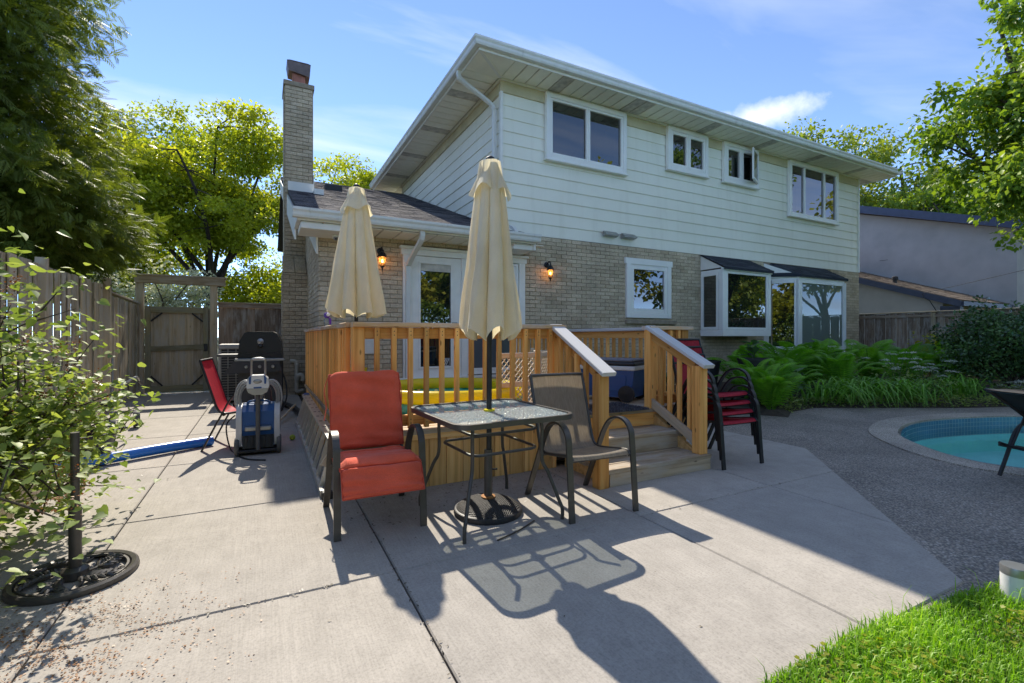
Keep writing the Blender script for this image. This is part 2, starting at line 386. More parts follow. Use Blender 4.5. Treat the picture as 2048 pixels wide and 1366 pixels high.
M_['soffit'] = simple('soffit_aluminium', (0.92,0.88,0.74), 0.5, 0, 0.08, 3, 0.05, 20)
M_['soffit_dirt_shade'] = simple('soffit_stain_groove_shade', (0.55,0.51,0.44), 0.6, 0, 0.3, 7)  # vent stains on panels; on the backing it paints shade into the grooves
M_['frieze'] = simple('beige_frieze_board', (0.56,0.49,0.31), 0.6, 0, 0.12, 3)
def guttermat():
    m, nt, b = mat_new('weathered_gutter'); v = coords(nt,'World')
    st = noise(nt, vmath(nt,'MULTIPLY',v,(9,9,1.2)),1.0,5,0.65)
    c = ramp(nt,st,[(0.30,(0.76,0.76,0.71)),(0.62,(0.70,0.70,0.65)),(0.80,(0.42,0.40,0.36))]); setb(b,nt,base=c,rough=0.4); return m
M_['gutter'] = guttermat()
def shingle(name, cols, sc=55):
    m, nt, b = mat_new(name); v = coords(nt,'World'); r = attr_rnd(nt)
    c = ramp(nt,r,[(i/(len(cols)-1),k) for i,k in enumerate(cols)])
    g = noise(nt,v,sc*4,2,0.8); c = mixc(nt,1.0,c,ramp(nt,g,[(0.3,(0.55,0.55,0.55)),(0.7,(1.4,1.4,1.4))]),'MULTIPLY')
    setb(b,nt,base=c,rough=0.92,spec=0.2); bump(nt,b,g,0.6,0.004); return m
M_['shingle'] = shingle('charcoal_shingle', [(0.05,0.045,0.05),(0.085,0.078,0.085),(0.12,0.11,0.115),(0.16,0.145,0.145)])
M_['shingle_dark'] = shingle('slate_dark_shingle', [(0.028,0.034,0.045),(0.045,0.052,0.066),(0.07,0.08,0.095)])
M_['shingle_brown'] = shingle('brown_shingle', [(0.13,0.095,0.07),(0.21,0.16,0.12),(0.29,0.235,0.185)])
M_['glass'] = glassy('window_glass', (0.012,0.015,0.014), 1.9, 0.01, 0.05, boost=1.5)
M_['glass_curtain'] = glassy('window_glass_pale_curtain', (0.16,0.20,0.17), 1.7, 0.01, 0.05)  # whitish curtain behind the pane
M_['glass_screen'] = glassy('screened_glass', (0.10,0.115,0.125), 1.35, 0.12)
M_['glass_angled'] = glassy('bay_side_glass', (0.012,0.013,0.012), 2.3, 0.008, 0.02)
M_['cedar'] = wood('new_cedar', (0.48,0.19,0.045), (0.80,0.40,0.115), (0.88,0.53,0.19))
M_['cedar_skirt'] = wood('cedar_skirt', (0.50,0.27,0.09), (0.78,0.47,0.18), (0.86,0.58,0.27))
M_['cedar_grey'] = wood('weathered_deck_board', (0.26,0.185,0.115), (0.44,0.335,0.215), (0.56,0.44,0.30), (0.46,0.40,0.33), 0.35)
M_['cedar_cap'] = wood('weathered_rail_cap', (0.45,0.24,0.10), (0.66,0.41,0.20), (0.76,0.55,0.33), (0.62,0.57,0.52), 0.42)
M_['cedar_cap_grey'] = wood('bleached_rail_cap', (0.40,0.35,0.30), (0.56,0.52,0.47), (0.68,0.65,0.61), (0.62,0.61,0.60), 0.75)
M_['fence'] = wood('grey_fence_board', (0.27,0.20,0.12), (0.47,0.37,0.235), (0.60,0.49,0.33), (0.50,0.45,0.36), 0.4, 0.85)
M_['fence_dark'] = wood('dark_fence_board', (0.15,0.105,0.07), (0.29,0.21,0.15), (0.42,0.32,0.235), (0.50,0.46,0.40), 0.3, 0.85)
M_['black_metal'] = simple('black_powder_coat', (0.022,0.022,0.024), 0.42, 0.2, 0.2, 20)
M_['bronze_metal'] = simple('bronze_grey_frame', (0.085,0.078,0.070), 0.38, 0.35, 0.12, 18)
M_['grey_metal'] = simple('grey_steel', (0.34,0.34,0.33), 0.38, 0.7, 0.1, 10)
M_['alu'] = simple('ladder_aluminium', (0.62,0.61,0.58), 0.35, 0.85, 0.1, 12)
M_['galv'] = simple('chimney_cap_steel', (0.17,0.13,0.12), 0.6, 0.5, 0.3, 6)
M_['clay'] = simple('clay_flue', (0.42,0.17,0.12), 0.8, 0, 0.2, 9)
M_['black_plastic'] = simple('black_plastic', (0.02,0.02,0.022), 0.5, 0, 0.15, 9)
M_['rubber'] = simple('grey_rubber', (0.10,0.10,0.10), 0.7, 0, 0.2, 12)
def fabric(name, col, transl=0.0, tcol=None, weave=420, rough=0.9, var=0.12, sheen=0.2):
    m, nt, b = mat_new(name); v = coords(nt)
    n = noise(nt,v,4,4); c = ramp(nt,n,[(0.3,tuple(x*(1-var) for x in col)),(0.7,tuple(min(1,x*(1+var)) for x in col))])
    w = noise(nt,v,weave,2,0.7); c = mixc(nt,1.0,c,ramp(nt,w,[(0.3,(0.78,0.78,0.78)),(0.7,(1.12,1.12,1.12))]),'MULTIPLY')
    setb(b,nt,base=c,rough=rough,spec=0.15,sheen=sheen); bump(nt,b,math_(nt,'ADD',w,math_(nt,'MULTIPLY',noise(nt,v,12,3),3.0)),0.25,0.004)
    if transl:
        t = node(nt,'ShaderNodeBsdfTranslucent',{'Color':(*(tcol or col),1)})
        mx = node(nt,'ShaderNodeMixShader',{0:transl,1:b.outputs[0],2:t.outputs[0]}); nt.links.new(mx.outputs[0],nt.nodes['Material Output'].inputs[0])
    return m
M_['canvas'] = fabric('beige_umbrella_canvas', (0.88,0.83,0.67), 0.46, (0.92,0.82,0.56))
M_['red_cushion'] = fabric('red_orange_cushion', (0.78,0.125,0.065), weave=300, var=0.15)
def sling(name, col, see=0.16):
    m, nt, b = mat_new(name); v = coords(nt)
    w = node(nt,'ShaderNodeTexWave',{'Vector':v,'Scale':60.0,'Distortion':3.0,'Detail':2.0}).outputs[0]
    n = noise(nt,vmath(nt,'MULTIPLY',v,(200,14,14)),1.0,3,0.7)
    c = ramp(nt,n,[(0.3,tuple(x*.72 for x in col)),(0.7,tuple(x*1.2 for x in col))])
    setb(b,nt,base=c,rough=0.6,spec=0.3)
    tl = node(nt,'ShaderNodeBsdfTranslucent',{'Color':mixc(nt,1.0,c,(2.2,2.1,1.9),'MULTIPLY')}); m0 = node(nt,'ShaderNodeMixShader',{0:.35,1:b.outputs[0],2:tl.outputs[0]})
    mx = node(nt,'ShaderNodeMixShader',{0:see,1:m0.outputs[0],2:node(nt,'ShaderNodeBsdfTransparent').outputs[0]})
    nt.links.new(mx.outputs[0],nt.nodes['Material Output'].inputs[0]); return m
M_['sling_taupe'] = sling('taupe_sling_mesh', (0.30,0.265,0.215), 0.2)
M_['sling_red'] = sling('red_sling_mesh', (0.50,0.035,0.065), 0.08)
M_['sling_black'] = sling('black_sling_mesh', (0.018,0.018,0.019), 0.06)
def tableglass():
    m, nt, b = mat_new('pebbled_table_glass'); nt.nodes.remove(b); v = coords(nt)
    vo = node(nt,'ShaderNodeTexVoronoi',{'Vector':v,'Scale':60.0}).outputs[0]
    bp = node(nt,'ShaderNodeBump',{'Height':vo,'Strength':1.0,'Distance':0.03})
    g = node(nt,'ShaderNodeBsdfGlossy',{'Color':(0.9,0.97,0.97,1),'Roughness':0.12,'Normal':bp.outputs[0]})
    d = node(nt,'ShaderNodeBsdfDiffuse',{'Color':(0.80,0.88,0.88,1),'Normal':bp.outputs[0]})
    t = node(nt,'ShaderNodeBsdfTransparent',{'Color':(0.90,0.95,0.94,1)})
    a = node(nt,'ShaderNodeMixShader',{0:0.31,1:t.outputs[0],2:d.outputs[0]})
    mx = node(nt,'ShaderNodeMixShader',{0:0.13,1:a.outputs[0],2:g.outputs[0]})
    nt.links.new(mx.outputs[0],nt.nodes['Material Output'].inputs[0]); return m
M_['table_glass'] = tableglass()
def pvc(name, col, rough=0.3): return simple(name, col, rough, 0, 0.05, 6)
M_['pvc'] = pvc('cream_pvc', (0.62,0.58,0.48), 0.4)
M_['blue_plastic'] = pvc('blue_plastic', (0.018,0.085,0.26), 0.35)
M_['noodle'] = pvc('bright_blue_tube', (0.02,0.17,0.62), 0.3)
M_['white_plastic'] = pvc('white_plastic', (0.72,0.72,0.70), 0.3)
M_['beige_plastic'] = pvc('beige_plastic', (0.56,0.47,0.36), 0.4)
M_['yellow_vinyl'] = glassy('yellow_vinyl', (0.72,0.60,0.02), 1.45, 0.15)
M_['bark'] = simple('bark', (0.075,0.06,0.045), 0.95, 0, 0.4, 7, 0.9, 25)
M_['bark_dark'] = simple('dark_bark', (0.035,0.028,0.022), 0.95, 0, 0.4, 7, 0.9, 25)
# ------------------------------------------------------------------ ground, patio, pool
def clip_poly(poly, a, b, c):
    """keep a*x+b*y<=c"""
    out = []
    for i in range(len(poly)):
        p, q = poly[i], poly[(i+1) % len(poly)]; dp = a*p[0]+b*p[1]-c; dq = a*q[0]+b*q[1]-c
        if dp <= 0: out.append(p)
        if dp*dq < 0: t = dp/(dp-dq); out.append((p[0]+(q[0]-p[0])*t, p[1]+(q[1]-p[1])*t))
    return out
def inset(poly, d):
    n = len(poly); out = []
    A = sum(poly[i][0]*poly[(i+1) % n][1]-poly[(i+1) % n][0]*poly[i][1] for i in range(n)); sg = 1 if A > 0 else -1
    for i in range(n):
        p0, p1, p2 = (Vector(poly[(i+k) % n]) for k in (-1,0,1))
        e1 = (p1-p0).normalized(); e2 = (p2-p1).normalized()
        n1 = Vector((-e1.y,e1.x))*sg; n2 = Vector((-e2.y,e2.x))*sg; bs = (n1+n2)
        bs = bs/ max(1e-6, bs.length); k = max(0.35, bs.dot(n1)); out.append(tuple(p1+bs*(d/k)))
    return out
def holed(name, outer, hole, zf, m):
    bm = bmesh.new(); ed = []
    for loop in (outer, hole):
        vs = [bm.verts.new((x,y,zf(x,y))) for x,y in loop]; ed += [bm.edges.new((vs[i],vs[(i+1) % len(vs)])) for i in range(len(vs))]
    bmesh.ops.triangle_fill(bm, use_beauty=True, edges=ed)
    me = bpy.data.meshes.new(name)
    for f in bm.faces:
        f.normal_update()
        if f.normal.z < 0: f.normal_flip()
    bm.to_mesh(me); bm.free(); me.materials.append(m); return put(bpy.data.objects.new(name, me))
# far ground: one sheet to the horizon, left open under the pool
b = MB(); XS = [-2000,5.3,13.4,2000]; YS = [-2000,-3.4,4.2,13,2000]; zg = lambda y: -0.05 if y < 5 else 0.10
zrow = [-0.08,-0.08,-0.03,0.10,0.10]
for i in range(3):
    for j in range(4):
        if i == 1 and j == 1: continue
        b.quad((XS[i],YS[j],zrow[j]),(XS[i+1],YS[j],zrow[j]),(XS[i+1],YS[j+1],zrow[j+1]),(XS[i],YS[j+1],zrow[j+1]),0.5)
tag(b.build('ground', M_['earth']), kind='structure')
# pool outline (outer edge of the coping)
PO = [(6.35,0.9),(6.05,1.6),(5.97,2.12),(6.28,2.72),(7.02,3.36),(8.25,3.68),(9.6,3.50),(10.85,3.0),(12.0,2.1),(12.5,0.6),(12.2,-1.2),(10.8,-2.4),(9.0,-2.6),(7.6,-1.6),(6.9,-0.2)]
_p = [(x,y,0) for x,y in PO]; _p = smooth_path([_p[-1]]+_p+[_p[0],_p[1]], 7)[7:-7]
PO = [(v.x,v.y) for v in _p][:-1]
PI_ = inset(PO, 0.30); PIn = inset(PO, 0.33)
tag(holed('pool_deck', [(2.0,-5),(17.3,-5),(17.3,8.2),(2.0,8.2)], PO, lambda x,y: gz(y)+0.002, M_['aggregate']), kind='structure')
cop = thing('pool_coping', 'pale pebbled coping band curving round the pool edge', 'pool coping', (9,0.5,0))
b = MB(); n = len(PO)
for i in range(n):
    j = (i+1) % n; o0,o1,i0,i1 = PO[i],PO[j],PI_[i],PI_[j]
    zo = lambda p: gz(p[1])+0.016
    b.quad((*o0,zo(o0)),(*o1,zo(o1)),(*i1,zo(i1)),(*i0,zo(i0)),0.5)
    b.quad((*o1,zo(o1)),(*o0,zo(o0)),(*o0,zo(o0)-.04),(*o1,zo(o1)-.04),0.5)
    b.quad((*i0,zo(i0)),(*i1,zo(i1)),(*i1,zo(i1)-.05),(*i0,zo(i0)-.05),0.5)
    b.quad((*i0,zo(i0)-.05),(*i1,zo(i1)-.05),(*PIn[j],zo(i1)-.05),(*PIn[i],zo(i0)-.05),0.5)
b.build('coping_band', M_['coping'], cop)
M_['pool_paint'] = simple('turquoise_pool_plaster', (0.45,0.93,0.88), 0.6, 0, 0.06, 1.2)
M_['pool_tile'] = simple('blue_pool_tile', (0.05,0.17,0.27), 0.22, 0, 0.3, 4, spec=0.6)
M_['grout'] = simple('pale_tile_grout', (0.38,0.46,0.48), 0.7, 0, 0.1, 9)
WZ = -0.135
b = MB()
for i in range(n):
    j = (i+1) % n; p, q = PIn[i], PIn[j]
    b.quad((*p,0.03),(*q,0.03),(*q,-0.48),(*p,-0.48),0.5)
vs = [(*p,-0.48) for p in PIn]; b.add(vs, [list(range(n))], 0.5)
basin = b.build('pool_basin', M_['pool_paint']); tag(basin, kind='structure')
b = MB(); g2 = MB(); per = 0.0; ts = 0.062
for i in range(n):
    p = Vector(PIn[i]); q = Vector(PIn[(i+1) % n]); d = (q-p); ln = d.length; e = d/ln; nn = Vector((-e.y,e.x))*0.004   # towards the water
    if (Vector((9,0.5))-p).dot(nn) < 0: nn = -nn
    g2.quad((p.x+nn.x*.5,p.y+nn.y*.5,-.222),(q.x+nn.x*.5,q.y+nn.y*.5,-.222),(q.x+nn.x*.5,q.y+nn.y*.5,.036),(p.x+nn.x*.5,p.y+nn.y*.5,.036),.5)
    k = max(1,round(ln/ts))
    for t in range(k):
        a = p+e*(ln*(t+.05)/k)+nn; c = p+e*(ln*(t+.95)/k)+nn
        for r in range(4):
            z1 = 0.034-r*ts; z0 = z1-ts*.92; b.quad((a.x,a.y,z0),(c.x,c.y,z0),(c.x,c.y,z1),(a.x,a.y,z1))
tag(b.build('tile', M_['pool_tile'], basin), kind='stuff'); g2.build('grout', M_['grout'], basin)
def watermat():
    m, nt, bb = mat_new('pool_water'); nt.nodes.remove(bb); v = coords(nt,'World')
    h = math_(nt,'ADD',noise(nt,v,3.0,3),math_(nt,'MULTIPLY',noise(nt,v,11,2),0.3))
    bp = node(nt,'ShaderNodeBump',{'Height':h,'Strength':0.12,'Distance':0.03})
    g = node(nt,'ShaderNodeBsdfGlossy',{'Roughness':0.02,'Normal':bp.outputs[0]}); t = node(nt,'ShaderNodeBsdfTransparent',{'Color':(0.86,0.99,1.0,1)})
    fr = node(nt,'ShaderNodeFresnel',{'IOR':1.2,'Normal':bp.outputs[0]})
    mx = node(nt,'ShaderNodeMixShader',{0:fr.outputs[0],1:t.outputs[0],2:g.outputs[0]}); nt.links.new(mx.outputs[0],nt.nodes['Material Output'].inputs[0]); return m
M_['water'] = watermat()
wp = inset(PO,0.326); ar = sum(wp[i][0]*wp[(i+1) % n][1]-wp[(i+1) % n][0]*wp[i][1] for i in range(n)); wp = wp if ar > 0 else wp[::-1]
b = MB(); b.add([(*p,WZ) for p in wp], [list(range(n))], 0.5); tag(b.build('water', M_['water']), kind='structure')
# patio slabs, cut with sawn joints
patio = MB()
patio.add([(-2.3,-2.0,gz(-2)-.012),(0.9,-2.0,gz(-2)-.012),(1.60,1.09,gz(1.1)-.012),(3.05,1.03,gz(1)-.012),(5.25,3.13,gz(3.1)-.012),(5.30,3.8,gz(3.8)-.012),(5.3,8.2,gz(8.2)-.012),(.9,8.2,gz(8.2)-.012),(.9,11.7,gz(11.7)-.012),(-2.3,11.7,gz(11.7)-.012)], [list(range(10))], .5)
patio = tag(patio.build('patio', M_['soil']), kind='structure')
LX = [-2.14,-0.80,0.62,2.30,3.72,5.32]; LY = [-2.0,-0.4,1.08,2.50,3.92,5.40,6.89,8.40,9.95,11.75]
for i in range(len(LX)-1):
    for j in range(len(LY)-1):
        if LX[i] > .5 and LY[j] > 8.2: continue
        if LX[i] > .6 and LX[i+1] < 4 and LY[j] > 3.95: continue      # under the wooden deck
        poly = [(LX[i],LY[j]),(LX[i+1],LY[j]),(LX[i+1],LY[j+1]),(LX[i],LY[j+1])]
        # diagonal right-hand edge and the lawn edge
        dx, dy = 5.275-3.09, 3.116-1.0; poly = clip_poly(poly, dy, -dx, dy*3.09-dx*1.0) if poly else poly
        poly = clip_poly(poly, 1, 0, 5.29) if len(poly) > 2 else poly
        if LX[i] > -1 and LX[i+1] > 1.7 and LY[j+1] < 1.2: continue
        if LX[i] > 0 and LY[j+1] < 1.2: poly = clip_poly(poly, 1.0, -0.35, 1.2) if len(poly) > 2 else poly
        if len(poly) < 3: continue
        o_ = inset(poly, 0.0042); t_ = inset(poly, 0.010); k = len(poly); b = MB()
        vs = [(x,y,gz(y)+.012) for x,y in t_]+[(x,y,gz(y)+.005) for x,y in o_]+[(x,y,gz(y)-.05) for x,y in o_]
        fs = [list(range(k))]+[(q,k+q,k+(q+1) % k,(q+1) % k) for q in range(k)]+[(k+q,2*k+q,2*k+(q+1) % k,k+(q+1) % k) for q in range(k)]
        b.add(vs, fs, .5)
        me_o = b.build('slab', M_['concrete'], patio)
# garden bed soil and lawn soil
BED = [(4.9,8.2),(5.6,6.6),(6.6,5.1),(7.05,4.42),(7.6,4.72),(8.35,4.80),(9.6,4.20),(10.8,3.62),(12.2,3.15),(14.5,2.6),(17.2,2.2),(17.2,8.2)]
b = MB(); bc = (11,6.3); k = len(BED); BI = inset(BED, 0.18)
b.add([(x,y,gz(y)-.01) for x,y in BED]+[(x,y,gz(y)+.07) for x,y in BI], [list(range(k,2*k))]+[(q,(q+1) % k,k+(q+1) % k,k+q) for q in range(k)], .5)
tag(b.build('garden_bed', M_['soil']), kind='structure')
LAWN = [(1.58,1.11),(2.2,1.10),(3.07,1.01),(3.6,0.86),(4.4,0.60),(4.7,-0.6),(4.2,-3.5),(0.6,-3.5),(1.0,-0.8)]
b = MB(); b.add([(x,y,gz(y)+.006) for x,y in LAWN], [list(range(len(LAWN)))[::-1]], .5); tag(b.build('lawn', M_['soil']), kind='structure')
# ------------------------------------------------------------------ the house
YW = 8.2; XL, XC, XR = 0.80, 4.03, 16.56; ZB = 3.29; ZS = 6.24; BR = 0.36   # brick corner, siding corner, right end; brick top; soffit; roof pitch
house = thing('house', 'two storey house with white siding over taupe brick and low side wing', 'house', (8.5, 12, 0.1))
def wall_bricks(u0, u1, z0, z1, opens, L=0.25, H=0.0795, j=0.010):
    out = []; r = 0; z = z0
    while z < z1-0.01:
        zt = min(z+H, z1); iv = [(u0,u1)]
        for (a,b,c,d) in opens:
            if min(zt,d)-max(z,c) > 0.03:
                nv = []
                for (p,q) in iv:
                    if b <= p or a >= q: nv.append((p,q)); continue
                    if a > p: nv.append((p,a))
                    if b < q: nv.append((b,q))
                iv = nv
        off = (L/2 if r % 2 else 0)+u0-L
        for (p,q) in iv:
            k = math.floor((p-off)/L)
            while True:
                a = off+k*L; 
                if a >= q: break
                lo, hi = max(a,p), min(a+L,q)
                if hi-lo > 0.03: out.append((lo+j/2, hi-j/2, z+j/2, zt-j/2))
                k += 1
        z += H; r += 1
    return out
OPEN = [(2.14,4.56,0.5,2.86),(7.12,8.46,1.66,3.01),(9.50,11.24,1.32,3.27),(11.9,15.0,0.75,3.27)]
rear = MB().box((XL+.02,YW,-.1),(XR,YW+.25,ZB),.5).build('wall', M_['mortar'], house)
br = wall_bricks(XL, XR, 0.10, ZB, OPEN)
def bdist(q): x,z = (q[0]+q[1])/2,(q[2]+q[3])/2; return math.hypot(x,YW,z-1.27)+(50 if z < 0.62 and x < 4.2 else 0)+(50 if q[1]-q[0] < .1 else 0)
br.sort(key=bdist); near, far = br[:300], br[300:]
bvar = {}
for (a,c,z0,z1) in near:
    ln = round(c-a,3); hh = round(z1-z0,4); k = (ln, hh, random.randrange(7))
    if k not in bvar:
        b = MB().box((-ln/2,-.016,-hh/2),(ln/2,.03,hh/2),(k[2]+.5)/7,ch=.0035); bvar[k] = b.mesh('brick'); bvar[k].materials.append(M_['brick'])
    put(bpy.data.objects.new('brick', bvar[k]), rear, Matrix.Translation(((a+c)/2,YW+random.uniform(-.004,.003),(z0+z1)/2)))
b = MB()
for (a,c,z0,z1) in far: y = YW-.014+random.uniform(-.004,.003); b.box((a,y,z0),(c,YW+.03,z1))
tag(b.build('brick_field', M_['brick'], rear), kind='stuff')
# side wall of the low wing (faces left), brick
side = MB().prism([(YW+.01,-.1),(15.2,-.1),(15.2,5.6),(YW+.01,3.05)],0,XL,XL+.2,.5).build('wall', M_['mortar'], house)
b = MB()
for (a,c,z0,z1) in wall_bricks(YW-.016, 15.0, 0.10, 5.4, []):
    if z1 < 3.0+(a-YW)*BR: x = XL-.014+random.uniform(-.004,.003); b.box((x,a,z0),(XL+.03,c,z1))
tag(b.build('brick_field', M_['brick'], side), kind='stuff')
# main block core and other walls (never coplanar with the cladding)
MB().box((XC+.06,YW+.03,ZB-.2),(XR-.02,15.6,ZS),.5).build('core', M_['siding'], house)
MB().box((XL+.25,YW+.27,0),(XR-.01,15.5,ZB-.02),.5).build('lower_core', M_['mortar'], house)
# lapped siding boards
NS = 11; PS = (5.99-ZB)/NS
def clap(name, p0, p1, out, z, h, proud=0.026):
    d = Vector(p1)-Vector(p0); ln = d.length; key = ('clap', round(ln,3), round(h,3)); me = _lc.get(key)
    if me is None:
        bb = MB(); pr = [(0,0),(-proud,0),(-proud,.018),(-.006,h),(0,h)]
        vs = [(0,a,c) for a,c in pr]+[(ln,a,c) for a,c in pr]; k = len(pr)
        bb.add(vs, [list(range(k)),list(range(k,2*k))[::-1]]+[(i,k+i,k+(i+1) % k,(i+1) % k) for i in range(k)],.5)
        me = bb.mesh(name); me.materials.append(M_['siding']); _lc[key] = me
    x = d.normalized(); y = -Vector(out); zz = Vector((0,0,1))
    M = Matrix(((x.x,y.x,0,p0[0]),(x.y,y.y,0,p0[1]),(0,0,1,z),(0,0,0,1)))
    return put(bpy.data.objects.new(name, me), house, M)
for i in range(NS):
    z = ZB+.002+i*PS; jt = random.uniform(-.0015,.0015)
    clap('siding_board', (XC+.03,YW+.028,0), (XR,YW+.028,0), (0,-1,0), z+jt, PS+.006)
    y0 = YW+.05; y1 = 15.6
    zl = z-.05; yb = YW+(zl-3.34)/BR   # where the low roof covers the board
    clap('siding_board', (XC+.062,15.6,0), (XC+.062,y0,0), (-1,0,0), z+jt, PS+.006)
MB().box((XC-.005,YW-.032,ZB),(XC+.05,YW+.05,ZS-.25),.5,ch=.004).build('corner_trim', M_['white'], house)
MB().box((XR-.04,YW-.03,ZB),(XR+.012,YW+.05,ZS),.5,ch=.004).build('corner_trim', M_['white'], house)
MB().box((XC,YW-.015,5.985),(XR,YW+.03,ZS+.01),.5).build('frieze', M_['frieze'], house)
MB().box((XC+.02,YW+.03,5.985),(XC+.062,15.6,ZS+.01),.5).build('frieze', M_['frieze'], house)
MB().box((XC-.01,YW-.05,ZS-.045),(XR,YW-.016,ZS-.003),.5).build('trim_strip', M_['white'], house)
MB().box((XC-.025,YW-.016,ZS-.045),(XC+.019,15.6,ZS-.003),.5).build('trim_strip', M_['white'], house)
# soffit panels
EX0, EY0, EX1, EY1 = 3.31, 7.53, 17.25, 16.4
pm = {}
def soffit_panel(x0,y0,x1,y1,z,dirty):
    k = (round(x1-x0,3),round(y1-y0,3),dirty)
    if k not in pm:
        w, h = x1-x0, y1-y0; bb = MB(); g = .009
        bb.box((g,g,-.016),(w-g,h-g,.0),.5,ch=.008)
        pm[k] = bb.mesh('soffit_panel'); pm[k].materials.append(M_['soffit_dirt_shade' if dirty else 'soffit'])
    return put(bpy.data.objects.new('soffit_panel', pm[k]), house, Matrix.Translation((x0,y0,z+random.uniform(-.0015,.0015))))
w = .262; k = int((EX1-XC)/w)
for i in range(k+1): soffit_panel(XC-.02+i*w, EY0, XC-.02+(i+1)*w-.0, YW-.05, ZS, i in (4,11,12,20,28,36,44))
k = int((EY1-YW)/w)
for i in range(k): soffit_panel(EX0, YW+i*w, XC-.03, YW+(i+1)*w, ZS, i in (3,10,17,24))
MB().prism([(EX0,EY0),(XC-.02,EY0),(XC-.02,YW-.05)],2,ZS-.014,ZS+.003,.5).build('soffit_corner', M_['soffit'], house)
MB().prism([(EX0,EY0+.01),(XC-.03,YW-.045),(XC-.03,YW),(EX0,YW)],2,ZS-.015,ZS+.001,.5).build('soffit_corner', M_['soffit'], house)
MB().bar([(EX0,EY0,ZS-.016),(XC-.02,YW-.05,ZS-.016)],.02,.06,up=(0,0,1)).build('soffit_mitre', M_['white'], house)
MB().box((EX0-.02,EY0-.02,ZS+.004),(EX1+.02,EY1,ZS+.01),.5).build('soffit_backing', M_['soffit_dirt_shade'], house)  # darker sheet, paints shadow into the gaps between panels
# fascia, gutters
def gutter_prof(s=1.0): return [(0,0),(-.085*s,0),(-.10*s,.03*s),(-.105*s,.07*s),(-.125*s,.10*s),(-.125*s,.135*s),(-.115*s,.135*s),(-.113*s,.105*s),(0,.105*s)]
def run_x(name, x0, x1, y, z, prof, m, parent, mit0=0, mit1=0):
    bb = MB(); k = len(prof); vs = [(x0+mit0*a,y+a,z+c) for a,c in prof]+[(x1-mit1*a,y+a,z+c) for a,c in prof]
    bb.add(vs,[list(range(k)),list(range(k,2*k))[::-1]]+[(i,k+i,k+(i+1) % k,(i+1) % k) for i in range(k)],.5); return bb.build(name,m,parent)
def run_y(name, y0, y1, x, z, prof, m, parent, mit0=0):
    bb = MB(); k = len(prof); vs = [(x+a,y0+mit0*a,z+c) for a,c in prof]+[(x+a,y1,z+c) for a,c in prof]
    bb.add(vs,[list(range(k))[::-1],list(range(k,2*k))]+[(i,(i+1) % k,k+(i+1) % k,k+i) for i in range(k)],.5); return bb.build(name,m,parent)
MB().box((EX0-.025,EY0-.022,ZS-.03),(EX1+.02,EY0-.001,ZS+.17),.5).build('fascia', M_['white'], house)
MB().box((EX0-.022,EY0,ZS-.03),(EX0-.001,EY1,ZS+.17),.5).build('fascia', M_['white'], house)
MB().box((EX1+.001,EY0,ZS-.03),(EX1+.022,EY1,ZS+.17),.5).build('fascia', M_['white'], house)
gp = gutter_prof()
run_x('gutter', EX0-.026, EX1+.026, EY0-.024, ZS+.012, gp, M_['gutter'], house, 1, 1)
run_y('gutter', EY0-.024, EY1, EX0-.026, ZS+.012, gp, M_['gutter'], house, 1)
# hip roof
x0,y0,x1,y1 = EX0-.06,EY0-.06,EX1+.06,EY1+.06; zr = ZS+.165; hw = (y1-y0)/2; zt = zr+hw*BR
b = MB(); A = [(x0,y0,zr),(x1,y0,zr),(x1,y1,zr),(x0,y1,zr)]; r0,r1 = (x0+hw,y0+hw,zt),(x1-hw,y0+hw,zt)
b.add(A+[r0,r1],[(0,1,5,4),(2,3,4,5)],.4); b.add(A+[r0,r1],[(1,2,5),(3,0,4)],.6)
b.add([(x,y,z-.02) for x,y,z in A]+A,[(0,4,5,1),(1,5,6,2),(2,6,7,3),(3,7,4,0),(0,1,2,3)],.1)
roof = b.build('roof', M_['shingle_dark'], house)
# ------- low wing roof
LE = 7.56; zE = 3.115; LX0 = 0.46; YR = 15.3; zrf = lambda y: zE+(y-LE)*BR
b = MB(); b.prism([(LE-.03,zrf(LE-.03)),(YR,zrf(YR)),(YR,zrf(YR)-.09),(LE,zrf(LE)-.09)],0,LX0,4.02,.2)
b.prism([(LE-.03,zrf(LE-.03)),(YW-.04,zrf(YW-.04)),(YW-.04,zrf(YW-.04)-.09),(LE,zrf(LE)-.09)],0,4.021,4.42,.2)
b.prism([(YR,zrf(YR)),(YR+4,zrf(YR)-4*BR),(YR+4,zrf(YR)-4*BR-.09),(YR,zrf(YR)-.09)],0,LX0,4.02,.2)
lroof = b.build('roof', M_['shingle'], house)
b = MB(); cs = .145/math.sqrt(1+BR*BR); yc = LE-.035; row = 0
while yc < YR-.02:
    xx = LX0-.012-(row % 3)*.11
    while xx < (4.42 if yc < YW-.2 else 4.02):
        ww = random.uniform(.14,.30); a,c = max(xx,LX0-.012),min(xx+ww-.006,(4.425 if yc < YW-.2 else 4.015)); xx += ww
        if c-a < .03: continue
        th = random.uniform(.006,.013); y2 = yc+cs*1.25; 
        vs = [(a,yc,zrf(yc)+.004),(c,yc,zrf(yc)+.004),(c,yc,zrf(yc)+.004+th),(a,yc,zrf(yc)+.004+th),(a,y2,zrf(y2)+.005),(c,y2,zrf(y2)+.005)]
        b.add(vs,[(0,1,2,3),(3,2,5,4),(0,3,4),(1,5,2)])
    yc += cs; row += 1
tag(b.build('shingle', M_['shingle'], lroof), kind='stuff')
MB().box((LX0-.02,LE-.045,2.965),(4.40,LE-.025,zE-.03),.5).build('fascia', M_['white'], house)
run_x('gutter', LX0-.09, 4.47, LE-.047, 2.99, gp, M_['gutter'], house)
b = MB(); b.prism([(LE-.02,2.965),(YW,2.965),(YW,zrf(YW)-.1),(LE-.02,zE-.13)],0,LX0-.03,LX0+.02,.5); b.build('eave_return', M_['white'], house)
